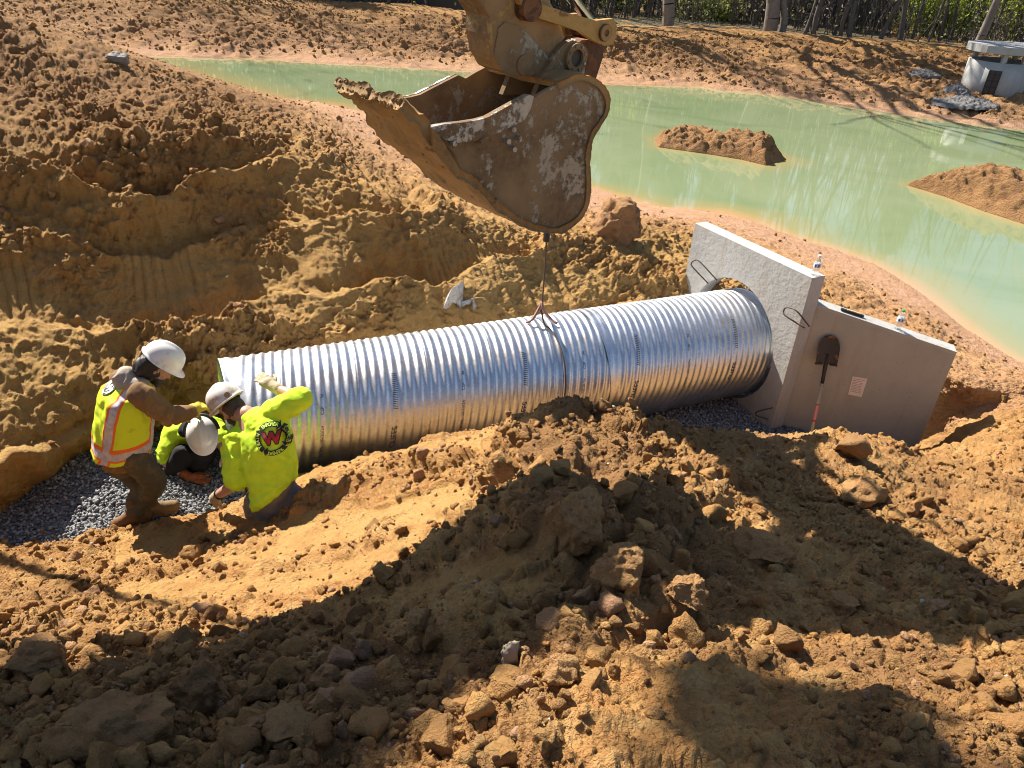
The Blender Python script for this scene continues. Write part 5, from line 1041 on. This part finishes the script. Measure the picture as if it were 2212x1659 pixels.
LABB = plain('bottle_label', (.55, .62, .72), .5); BLUEP = plain('blue_print', (.03, .09, .38), .5); CAPW = plain('white_cap', (.7, .72, .72), .4); CAPG = plain('green_cap', (.03, .30, .10), .4)
def lathe(bm, c, prof, n=20, up=np.array([0, 0, 1.])):
    x, y, d = frame_of(up); rg = [[bm.verts.new(np.asarray(c)+d*h+r_*(math.cos(2*math.pi*k/n)*x+math.sin(2*math.pi*k/n)*y)) for k in range(n)] for r_, h in prof]
    for a, b in zip(rg, rg[1:]):
        for k in range(n): bm.faces.new((a[k], a[(k+1) % n], b[(k+1) % n], b[k]))
    bm.faces.new(rg[0][::-1]); bm.faces.new(rg[-1])
def bottle(c, cap, lab):
    b = empty('water_bottle', tuple(c), lab, 'bottle', 'water bottles on the walls')
    bm = bmesh.new(); lathe(bm, c, [(.026, 0), (.032, .006), (.032, .03), (.0295, .036), (.032, .042), (.0295, .05), (.032, .056), (.032, .075), (.0315, .12), (.030, .135), (.020, .168), (.0135, .178), (.0135, .19)]); bm_obj('bottle', bm, PET, b, True)
    bm = bmesh.new(); lathe(bm, c, [(.0325, .082), (.0328, .084), (.0328, .122), (.0322, .124)]); l_ = bm_obj('label', bm, LABB, b, True)
    bm = bmesh.new()
    for a0 in (3.6, 4.6, 5.6):
        vs = [[bm.verts.new(np.asarray(c)+np.array([.0334*math.cos(a0+t_), .0334*math.sin(a0+t_), h])) for t_ in np.linspace(0, .55, 6)] for h in (.092, .116)]
        for k in range(5): bm.faces.new((vs[0][k], vs[0][k+1], vs[1][k+1], vs[1][k]))
    bm_obj('label_print', bm, BLUEP, l_, True)
    bm = bmesh.new(); lathe(bm, c, [(.0145, .186), (.015, .188), (.015, .202), (.0135, .204)]); bm_obj('cap', bm, cap, b, True)
bottle(hwp(Wd-.055, HT1-.004, 0.0), CAPW, 'clear water bottle standing on the corner of the tall white headwall')
kk = .60; pb2 = (wa+[0, 0, 1.198])*(1-kk)+np.array([WB[0], WB[1], .928])*kk+wnn*.075
bottle(pb2, CAPG, 'clear water bottle with green cap standing on the sloping wing wall')
kk = .2; t0_ = (wa+[0, 0, 1.198])*(1-kk)+np.array([WB[0], WB[1], .928])*kk+wnn*.05; kk = .36; t1_ = (wa+[0, 0, 1.198])*(1-kk)+np.array([WB[0], WB[1], .928])*kk+wnn*.06
tl = empty('hand_tool', tuple(t0_), 'small black handled tool lying flat on top of the wing wall', 'tool')
td = nrm_(t1_-t0_); bm = bmesh.new(); bm_box(bm, t0_*.5+t1_*.5+[0, 0, .016], np.linalg.norm(t1_-t0_), .028, .020, [td, np.cross([0, 0, 1.], td), np.cross(td, np.cross([0, 0, 1.], td))]); bm_obj('grip', bm, BLKR, tl, False, .006)
bm = bmesh.new(); bm_box(bm, t0_*.45+t1_*.55+[0, 0, .031], .13, .024, .008, [td, np.cross([0, 0, 1.], td), np.cross(td, np.cross([0, 0, 1.], td))]); bm_obj('wooden_blade', bm, WOODH, tl, False, .003)

# ------------------------------------------------------------------ concrete riser on the far shore, gravel heaps, silt fence
fgv = np.empty(len(farb.data.vertices)*3, np.float32); farb.data.vertices.foreach_get('co', fgv); fgv = fgv.reshape(-1, 3).astype(float); fpr = proj(fgv)
def far_at(px, py): return fgv[np.argmin(((fpr-[px, py])**2).sum(1)+1e6*(((fgv-CAM)@_W) < 5))]
RCON = concrete('grey_riser_concrete', (.30, .30, .29), (.38, .38, .37), .1)
rc = far_at(2168, 208); rb = rc+np.array([.0, .85, -.12])
ris = empty('concrete_riser', tuple(rb), 'round grey concrete outlet riser with raised slab lid on the far bank', 'riser')
RR_, RHh = .88, 1.02
bm = bmesh.new(); n = 48; pr_ = [(RR_-.12, -.2), (RR_, -.2), (RR_, RHh), (RR_-.12, RHh)]; rg = [[bm.verts.new(rb+[r_*math.cos(2*math.pi*k/n), r_*math.sin(2*math.pi*k/n), h]) for r_, h in pr_] for k in range(n)]
for k in range(n):
    for i in range(4): bm.faces.new((rg[k][i], rg[k][(i+1) % 4], rg[(k+1) % n][(i+1) % 4], rg[(k+1) % n][i]))
bar = bm_obj('barrel', bm, RCON, ris, True)
for p_ in bar.data.polygons: p_.use_smooth = abs(p_.normal.z) < .5
lid = [rb+[x*1.02, y*1.02, RHh+.24] for x, y in [(math.cos(a)*.95-.08, math.sin(a)*.95) for a in np.linspace(math.pi/2, 3*math.pi/2, 18)]+[(1.25, -.95), (1.25, .95)]]
bm = bmesh.new(); bm_prism(bm, lid, np.array([0, 0, .2])); bm_obj('lid', bm, RCON, ris, False, .02)
for a in (-2.0, -1.25, -.45, .6, 2.2):
    bm = bmesh.new(); bm_box(bm, rb+[math.cos(a)*.8, math.sin(a)*.8, RHh+.12], .12, .12, .25); bm_obj('post', bm, RCON, ris, False, .01)
av = math.radians(238); cdir = np.array([math.cos(av), math.sin(av), 0]); sdir = np.array([-cdir[1], cdir[0], 0])
bm = bmesh.new(); bm_box(bm, rb+cdir*(RR_-.02)+[0, 0, .42], .06, .34, .78, [cdir, sdir, np.array([0, 0, 1.])]); gt = bm_obj('grate_opening', bm, M_DARK, ris)
bm = bmesh.new()
for z_ in (.16, .34, .52, .70): bm_box(bm, rb+cdir*(RR_+.016)+[0, 0, z_], .02, .34, .025, [cdir, sdir, np.array([0, 0, 1.])])
for s_j in (-.16, 0, .16): bm_box(bm, rb+cdir*(RR_+.022)+sdir*s_j+[0, 0, .42], .02, .025, .78, [cdir, sdir, np.array([0, 0, 1.])])
bm_obj('grate', bm, plain('black_grate', (.02, .02, .022), .5, .3), gt)
GRP = plain('dark_gravel_heap', (.13, .125, .12), .9, 0, .6, 26, 1.0)
for (px, py, w_, h_, lab) in ((2068, 205, .6, .36, 'small peaked heap of blue grey gravel left of the concrete riser'), (2085, 220, 1.0, .14, 'low spread of blue grey gravel in front of the concrete riser'), (1995, 158, .6, .12, 'patch of grey broken stone on the far bank crest')):
    c = far_at(px, py)+[0, .1, -.05]; nr3, nt3 = 60, 150; th = np.linspace(0, 2*np.pi, nt3, endpoint=False); V = []
    for k in range(nr3):
        r_ = 1.05-1.05*k/(nr3-1); V.append(np.stack([c[0]+np.cos(th)*w_*r_, c[1]+np.sin(th)*w_*.8*r_, c[2]+h_*(1-r_**1.3)+0*th-.06*(r_ > 1)], 1))
    V = np.vstack(V); V += np.array([0, 0, 1])*(.10*h_/.3*fbm(V*3.5, 8, 3)+.05*(1-np.clip(worley(V/.09, 4)[0], 0, 1))+.05*fbm(V*9, 9, 3))[:, None]; tag(npmesh('gravel_heap', V, quads(nr3, nt3, True), GRP, None, False), lab, 'gravel heap')
FENB = plain('black_silt_fabric', (.015, .016, .02), .6)
fe = empty('silt_fence', tuple(onz(880, 20, 1.1)), 'black fabric silt fence sagging between stakes behind the far berm', 'silt fence')
fpts = [onz(px, py, 1.2)+np.array([0, .15, 0]) for px, py in ((600, -6), (732, 3), (870, 10), (995, 26), (1027, 30), (1062, 35), (1120, 44))]
bm = bmesh.new(); S = smooth_path(np.array(fpts), 8); ht = [.46+.05*math.sin(i*.9)+.03*rnd.random()+.02-(.25 if 32 <= i <= 33 else 0) for i in range(len(S))]
A_ = [bm.verts.new(p+[0, .02*rnd.random(), 0]) for p in S]; B_ = [bm.verts.new(p+[0, .03*rnd.random(), h_]) for p, h_ in zip(S, ht)]; C_ = [bm.verts.new(p+[0, .05, h_]) for p, h_ in zip(S, ht)]; D_ = [bm.verts.new(p+[0, .05, 0]) for p in S]
for i in range(len(S)-1):
    for a, b in ((A_, B_), (B_, C_), (C_, D_)): bm.faces.new((a[i], a[i+1], b[i+1], b[i]))
bm_obj('fabric', bm, FENB, fe)
for p in fpts:
    bm = bmesh.new(); bm_box(bm, p+[0, .09, .45], .05, .05, 1.1); bm_obj('stake', bm, WOODH, fe)

g_ = np.random.default_rng(55); sl_ok = (fpr[:, 0] > -50) & (fpr[:, 0] < 2260) & (fpr[:, 1] > -10) & (fpr[:, 1] < 260) & (fgv[:, 2] > .3) & (fgv[:, 2] < 1.5) & (r2 > .35); kk_ = np.where(sl_ok)[0]; kk_ = kk_[g_.integers(0, len(kk_), 9000)]
sz_ = .018*(.11/.018)**(g_.random(len(kk_))**2.2); fo = scatter('far_clods', cl_s, fgv[kk_]+np.array([0, 0, 1])*(sz_*.15)[:, None], sz_, SOILC, 56, False, attrs={'clod': g_.random(len(kk_)), 'wall': 0*sz_, 'bench': 0*sz_, 'damp': g_.random(len(kk_))*1.2-.2}); tag(fo, 'broken brown clods covering the slope of the far bank', 'clods', kind='stuff')

# ------------------------------------------------------------------ woods behind the far bank
BARK = plain('grey_brown_bark', (.17, .145, .12), .9, 0, .4, 9, .8); BARKD = plain('dark_bark', (.085, .072, .062), .9, 0, .4, 12, .6); TWIG = plain('twigs', (.24, .21, .18), .9, 0, .35, 2)
def leafmat(name, c1, c2):
    t = NT(name); c = t.mix(t.n('ShaderNodeNewGeometry').outputs['Random Per Island'], c1, c2); t.out(c, .6, 0, None, .2)
    tr_ = t.n('ShaderNodeBsdfTranslucent'); t.set(tr_.inputs[0], c); mx = t.n('ShaderNodeMixShader', {0: .5}); t.t.links.new(t.p.outputs[0], mx.inputs[1]); t.t.links.new(tr_.outputs[0], mx.inputs[2]); t.t.links.new(mx.outputs[0], t.t.nodes['Material Output'].inputs[0]); return t.m
LG = leafmat('fresh_green_leaves', (.26, .33, .04), (.46, .52, .10)); LO = leafmat('olive_leaves', (.20, .23, .06), (.36, .38, .14)); LP = leafmat('dark_needles', (.018, .035, .014), (.05, .075, .03)); LW = leafmat('white_blossom', (.36, .38, .26), (.70, .70, .60)); LB = leafmat('brown_twig_haze', (.22, .18, .145), (.42, .36, .30))
def tubes(segs, n=5):
    S0 = np.array([s[0] for s in segs]); S1 = np.array([s[1] for s in segs]); R0 = np.array([s[2] for s in segs]); R1 = np.array([s[3] for s in segs])
    d = S1-S0; d /= np.linalg.norm(d, axis=1, keepdims=True)+1e-9; t_ = np.where(np.abs(d[:, 2:3]) < .9, [[0, 0, 1.]], [[1., 0, 0]]); x = np.cross(t_, d); x /= np.linalg.norm(x, axis=1, keepdims=True); y = np.cross(d, x)
    a = np.arange(n)*2*np.pi/n; e = np.cos(a)[None, :, None]*x[:, None]+np.sin(a)[None, :, None]*y[:, None]
    V = np.concatenate([S0[:, None]+e*R0[:, None, None], S1[:, None]+e*R1[:, None, None]], 1).reshape(-1, 3); m = len(segs); b = (np.arange(m)*2*n)[:, None]; k = np.arange(n)[None]; k2 = (k+1) % n
    return V, np.stack([b+k, b+k2, b+n+k2, b+n+k], -1).reshape(-1, 4)
def grow(segs, tips, p, d, L, r, dep, g_, spread=.7, up=.15, nch=(2, 4), taper=.6):
    n = max(2, int(L/.5)); pts = [p]; rr0 = r
    for i in range(n):
        d = nrm_(d+g_.normal(size=3)*.10+np.array([0, 0, up*.2])); q = p+d*(L/n); r2_ = rr0*(1-(1-taper)*(i+1)/n); segs.append((p, q, r, r2_)); p, r = q, r2_; pts.append(p)
        if dep > 0 and i >= n*.35 and g_.random() < .55:
            x, y, z = frame_of(d); a = g_.random()*6.28; grow(segs, tips, p, nrm_(d*(1-spread*.5)+(x*math.cos(a)+y*math.sin(a))*spread+[0, 0, up]), L*(.35+.25*g_.random()), r*.5, dep-1, g_, spread, up)
    if dep > 0:
        for k in range(g_.integers(*nch)):
            x, y, z = frame_of(d); a = g_.random()*6.28; grow(segs, tips, p, nrm_(d+(x*math.cos(a)+y*math.sin(a))*spread*.9+[0, 0, up]), L*(.5+.25*g_.random()), r*.7, dep-1, g_, spread, up)
    else: tips.append(p)
def leaves(c, s, g_, jitter):
    n = len(c); c = c+g_.normal(size=(n, 3))*jitter; a = g_.normal(size=(n, 3)); a /= np.linalg.norm(a, axis=1, keepdims=True); b = np.cross(a, g_.normal(size=(n, 3))); b /= np.linalg.norm(b, axis=1, keepdims=True); s = s*(.6+.8*g_.random((n, 1)))
    V = np.stack([c-a*s, c-b*s*.6, c+a*s, c+b*s*.6], 1).reshape(-1, 3); return V, np.arange(n*4).reshape(n, 4)
def tree_meshes(kind, seed):
    g_ = np.random.default_rng(seed); segs, tips = [], []; z = np.array([0, 0, 1.])
    if kind == 'tall': H, r = 15+3*g_.random(), .26; p = np.zeros(3); grow(segs, tips, p, nrm_(z+g_.normal(size=3)*.03), H*.66, r, 2, g_, .55, .25, (2, 4), .55)
    elif kind == 'thin': H, r = 10+3*g_.random(), .075; grow(segs, tips, np.zeros(3), nrm_(z+g_.normal(size=3)*.06), H*.65, r, 2, g_, .6, .2, (2, 4), .5)
    elif kind == 'oak': H, r = 6, .17; grow(segs, tips, np.zeros(3), nrm_(z+np.array([.05, 0, 0])), 2.4, r, 4, g_, .85, .0, (2, 3), .7)
    elif kind == 'pine':
        H, r = 11+3*g_.random(), .14; grow(segs, [], np.zeros(3), z, H, r, 0, g_, .5, .3); 
        for k in range(70):
            h = H*(.25+.75*g_.random()); a = g_.random()*6.28; L = (1-h/H)*2.2+.4; q = np.array([0, 0, h]); e = q+np.array([math.cos(a)*L, math.sin(a)*L, .1*L]); segs.append((q, e, .025, .008)); tips += [q*(1-t_)+e*t_ for t_ in (.4, .6, .8, 1)]
    tips = np.array(tips) if len(tips) else np.zeros((1, 3)); segs0 = [s for s in segs if s[2] > .035]; segs1 = [s for s in segs if s[2] <= .035]
    if kind == 'pine': cv = leaves(np.repeat(tips, 26, 0), .13, g_, .30)
    else:
        extra = []
        for tp in tips:
            for k in range(4): e = tp+g_.normal(size=3)*np.array([.35, .35, .3])+[0, 0, .2]; extra.append((tp, e, .010, .004))
        cv = tubes(segs1+extra, 3)
    return tubes(segs0, 7), cv
def shrub_meshes(kind, seed, w_, h_):
    g_ = np.random.default_rng(seed); segs = []; c = []
    for k in range(14):
        a = g_.random()*6.28; e = np.array([math.cos(a)*w_*.5*g_.random(), math.sin(a)*w_*.5*g_.random(), h_*(.5+.5*g_.random())]); segs.append((np.zeros(3), e*.5+g_.normal(size=3)*.08, .03, .02)); segs.append((segs[-1][1], e, .02, .006))
        for j in range(9): c.append(e*(.35+.65*g_.random())+g_.normal(size=3)*np.array([w_*.16, w_*.16, h_*.12]))
    c = np.array(c); c[:, 2] = np.abs(c[:, 2]); return tubes(segs, 4), leaves(np.repeat(c, 34, 0), .045+.010*w_, g_, .16*w_*.6)
def woods_z(y, x): return 1.12+max(0, (np.hypot(x, y)-42)/36)*.7
protos = {}
def plant(kind, px, py, lab, cat='tree', group=None, seed=0, leaf=None, s=1.0, w_=2.0, h_=2.0, dd=0.0, lean=None):
    b = onz(px, py, 1.12); u_ = nrm_(b*[1, 1, 0]); b = b+u_*dd; b[2] = woods_z(b[1], b[0])-.05
    o = bpy.data.objects.new({'tall': 'tall_tree', 'thin': 'slender_tree', 'oak': 'spreading_tree', 'pine': 'pine_tree', 'shrub': 'shrub'}[kind], None); COL.objects.link(o); tag(o, lab, cat, group)
    key = (kind, seed, w_, h_)
    if key not in protos:
        A_, B_ = shrub_meshes(kind, seed, w_, h_) if kind == 'shrub' else tree_meshes(kind, seed)
        t_ = npmesh('trunk' if kind != 'shrub' else 'stems', *A_, BARK if kind in ('tall', 'oak') else BARKD, None, True); c_ = npmesh('crown' if kind != 'shrub' else 'foliage', *B_, leaf or TWIG, None, False); protos[key] = (t_, c_)
    else: t_, c_ = (x.copy() for x in protos[key]); COL.objects.link(t_); COL.objects.link(c_)
    t_.parent = o; c_.parent = o
    o.location = b; o.scale = (s, s, s); o.rotation_euler = (lean[0] if lean else 0, lean[1] if lean else 0, 0 if kind == 'oak' else rnd.random()*6.28); return o
for i, (px, py, lab) in enumerate([(1443, 62, 'tall grey tree with a straight thick trunk, just right of the bucket link'), (1662, 69, 'tall thick trunked tree at the bank crest, left one of a close pair'), (1688, 70, 'slimmer tall tree close on the right of the thick trunked one'), (1014, 27, 'tall tree trunk rising left of the excavator stick')]):
    plant('tall', px, py, lab, seed=100+i, s=(.95, 1.12, .62, .85)[i])
for i, (px, py) in enumerate([(1757, 75), (1739, 73), (1834, 82), (1815, 80), (1944, 92), (1900, 88)]): plant('thin', px, py, ('dark slender tree on the bank crest right of the thick pair' if i < 2 else 'dark slender tree behind the middle of the right bank'), group='slender trees at the bank crest' , seed=200+i % 3, s=1.15 if i % 2 else 1.35)
plant('oak', 2106, 109, 'spreading bare grey tree with low limbs above the concrete riser', seed=5, s=1.0, lean=(0, .08))
plant('shrub', 1328, 38, 'bright green young leafy tree right beside the excavator link', 'shrub', seed=31, leaf=LG, w_=2.2, h_=2.6, dd=3)
plant('shrub', 1630, 58, 'rounded olive green bush left of the thick trunk', 'shrub', seed=32, leaf=LO, w_=3.0, h_=2.0, dd=4)
plant('shrub', 1790, 66, 'pale blossoming bush among the slender trunks', 'shrub', seed=33, leaf=LW, w_=2.6, h_=2.8, dd=5)
plant('shrub', 2010, 92, 'yellow green bush left of the spreading bare tree', 'shrub', seed=34, leaf=LG, w_=2.6, h_=2.3, dd=3)
plant('shrub', 2190, 112, 'big fresh green bush at the right edge behind the riser', 'shrub', seed=35, leaf=LG, w_=3.2, h_=4.2, dd=2)
plant('shrub', 1960, 60, 'pale green young tree behind the yellow green bush', 'shrub', seed=36, leaf=LW, w_=2.4, h_=3.6, dd=10)
plant('shrub', 1540, 52, 'low green brush between the straight grey trunk and the olive bush', 'shrub', seed=37, leaf=LO, w_=3.4, h_=1.2, dd=2)
plant('shrub', 900, 0, 'low fresh green brush behind the silt fence', 'shrub', seed=38, leaf=LG, w_=4.5, h_=1.6, dd=4)
for i, (px, dd) in enumerate([(1290, 16), (1385, 10), (1500, 14), (1600, 20), (1700, 12), (880, 12), (2060, 16), (1180, 20), (700, 14), (500, 10)]): plant('pine', px, 50+(px-1400)*.05, 'dark green pine standing back in the woods', group='pines in the woods', seed=300+i % 3, leaf=LP, dd=dd, s=.8+.3*rnd.random())
for i in range(64):
    px = 950+1300*((i*0.618) % 1); plant('thin', px, 30+(px-950)*.062, 'thin bare tree trunk standing back among the woods', group='bare trees in the woods', seed=210+i % 5, dd=3+16*rnd.random(), s=.7+.6*rnd.random())
for i, (px, dd) in enumerate([(120, 6), (260, 4), (360, 7), (520, 5), (640, 8), (760, 4)]): plant('thin', px, -20+px*.03, 'tree behind the left end of the far bank, throwing shadow on its slope', group='trees behind the left far bank', seed=200+i % 3, dd=dd, s=1.3)
# the far mass of the woods
g_ = np.random.default_rng(77); segs = []; cl = []; cb = []; co_ = []
for i in range(1100):
    a = g_.uniform(-.55, .62); D = g_.uniform(44, 78); b = np.array([math.sin(a)*D, math.cos(a)*D, 1.3+max(0, (D-42)/36)*.7]); H = g_.uniform(4, 8.5); r = g_.uniform(.04, .10); lx = g_.normal(size=2)*.05*H; t_ = b+[lx[0], lx[1], H]; segs.append((b, t_, r, r*.35))
    for k in range(9): f = g_.uniform(.25, 1); q = b+(t_-b)*f; e = q+g_.normal(size=3)*np.array([1.0, 1.0, .5])+[0, 0, .7]; segs.append((q, e, .035, .012)); cb.append(e); cb.append(q*.5+e*.5)
    for _ in range(7): cb.append(b+g_.normal(size=3)*np.array([1.5, 1.5, .9])+[0, 0, 1.6])
    if g_.random() < .15: co_ += [b+g_.normal(size=3)*np.array([1.5, 1.5, .8])+[0, 0, .9] for _ in range(3)]
for i in range(2600):
    a = g_.uniform(-.42, .62); D = g_.uniform(36, 50); b = np.array([math.sin(a)*D, math.cos(a)*D, 1.12+max(0, (D-42)/36)*.7]); H = g_.uniform(.6, 3.2); t_ = b+[g_.normal()*.25*H, g_.normal()*.25*H, H]; segs.append((b, t_, .022, .007))
    for k in range(4): f = g_.uniform(.3, 1); q = b+(t_-b)*f; segs.append((q, q+g_.normal(size=3)*.35+[0, 0, .3], .010, .004))
    if g_.random() < .6: cb.append(b+(t_-b)*g_.random()+g_.normal(size=3)*.3)
    if g_.random() < .10: co_.append(b+g_.normal(size=3)*np.array([.6, .6, .3])+[0, 0, .35])
for i in range(420):
    a = g_.uniform(-.42, .62); D = g_.uniform(36, 52); b = np.array([math.sin(a)*D, math.cos(a)*D, 1.12+max(0, (D-42)/36)*.7]); H = g_.uniform(5, 9); r = g_.uniform(.03, .085); segs.append((b, b+[g_.normal()*.06*H, g_.normal()*.06*H, H], r, r*.3))
V1, F1 = tubes(segs, 4); V2, F2 = leaves(np.repeat(np.array(cb), 7, 0), .065, g_, .50); V3, F3 = leaves(np.repeat(np.array(co_), 20, 0), .075, g_, .7)
wd = npmesh('far_woods', np.vstack([V1, V2, V3]), np.vstack([F1, F2+len(V1), F3+len(V1)+len(V2)]), BARKD, None, False); tag(wd, 'dense leafless woods with olive undergrowth filling the top of the scene', 'woods', kind='stuff')
wd.data.materials.append(LB); wd.data.materials.append(LO)
mi = np.concatenate([np.zeros(len(F1), np.int32), np.ones(len(F2), np.int32), np.full(len(F3), 2, np.int32)]); wd.data.polygons.foreach_set('material_index', mi)
# woodland floor
LIT = NT('leaf_litter'); LIT.world = True; LIT = LIT.out(LIT.ramp(LIT.noise(.6, 6, .7), [(.3, (.09, .075, .035)), (.5, (.15, .11, .06)), (.65, (.10, .12, .035)), (.8, (.17, .14, .08))]), .95, 0, LIT.bump(LIT.noise(4, 5, .7), 1, .1))
ff = [back(f_ed, dd_, zz_) for dd_, zz_ in ((1.9, 1.10), (5, 1.15), (9, 1.18), (20, 1.4), (45, 1.9), (120, 6), (500, 14))]; V = np.array(ff); tag(npmesh('woodland_floor', V.reshape(-1, 3), quads(len(ff), 900), LIT), kind='structure')

# two trees standing outside the frame on the left; their crowns shade the near spoil
def far_left_tree(px, py, z, t_, w_, h_, n, seed, lab):
    c = onz(px, py, z)+SUN*t_; g_ = np.random.default_rng(seed); b = c+2.2*np.array([-.73, -.68, 0]); b[2] = 1.6
    o = empty('pine_tree', tuple(b), lab, 'tree'); A = nrm_(np.array([-SUN[1], SUN[0], 0]))*1.0
    q = g_.normal(size=(n, 3)); q /= np.linalg.norm(q, axis=1, keepdims=True); q *= g_.random((n, 1))**.4; lob = 1+.25*fbm(q*2.5, seed, 2)[:, None]; q = q*lob
    cc = c+q[:, :1]*A*w_*.5+q[:, 1:2]*np.array([SUN[0], SUN[1], 0])/np.hypot(SUN[0], SUN[1])*w_*.35+q[:, 2:]*np.array([0, 0, h_*.5])
    segs = [(b, b*.5+c*.5, .07, .05), (b*.5+c*.5, c, .05, .02)]+[(c-[0, 0, .3*h_*g_.random()], cc[i], .03, .006) for i in range(0, n, max(1, n//40))]
    npmesh('trunk', *tubes(segs, 7), BARK, o); npmesh('crown', *leaves(np.repeat(cc, 22, 0), .10, g_, .13), LP, o, False)
far_left_tree(250, 1640, 1.95, 12.0, 2.1, 1.4, 600, 401, 'pine outside the left edge whose crown shades the near spoil bank')
far_left_tree(1740, 1570, 2.38, 13.0, .26, .16, 34, 402, 'smaller pine outside the left edge shading a patch at lower right')
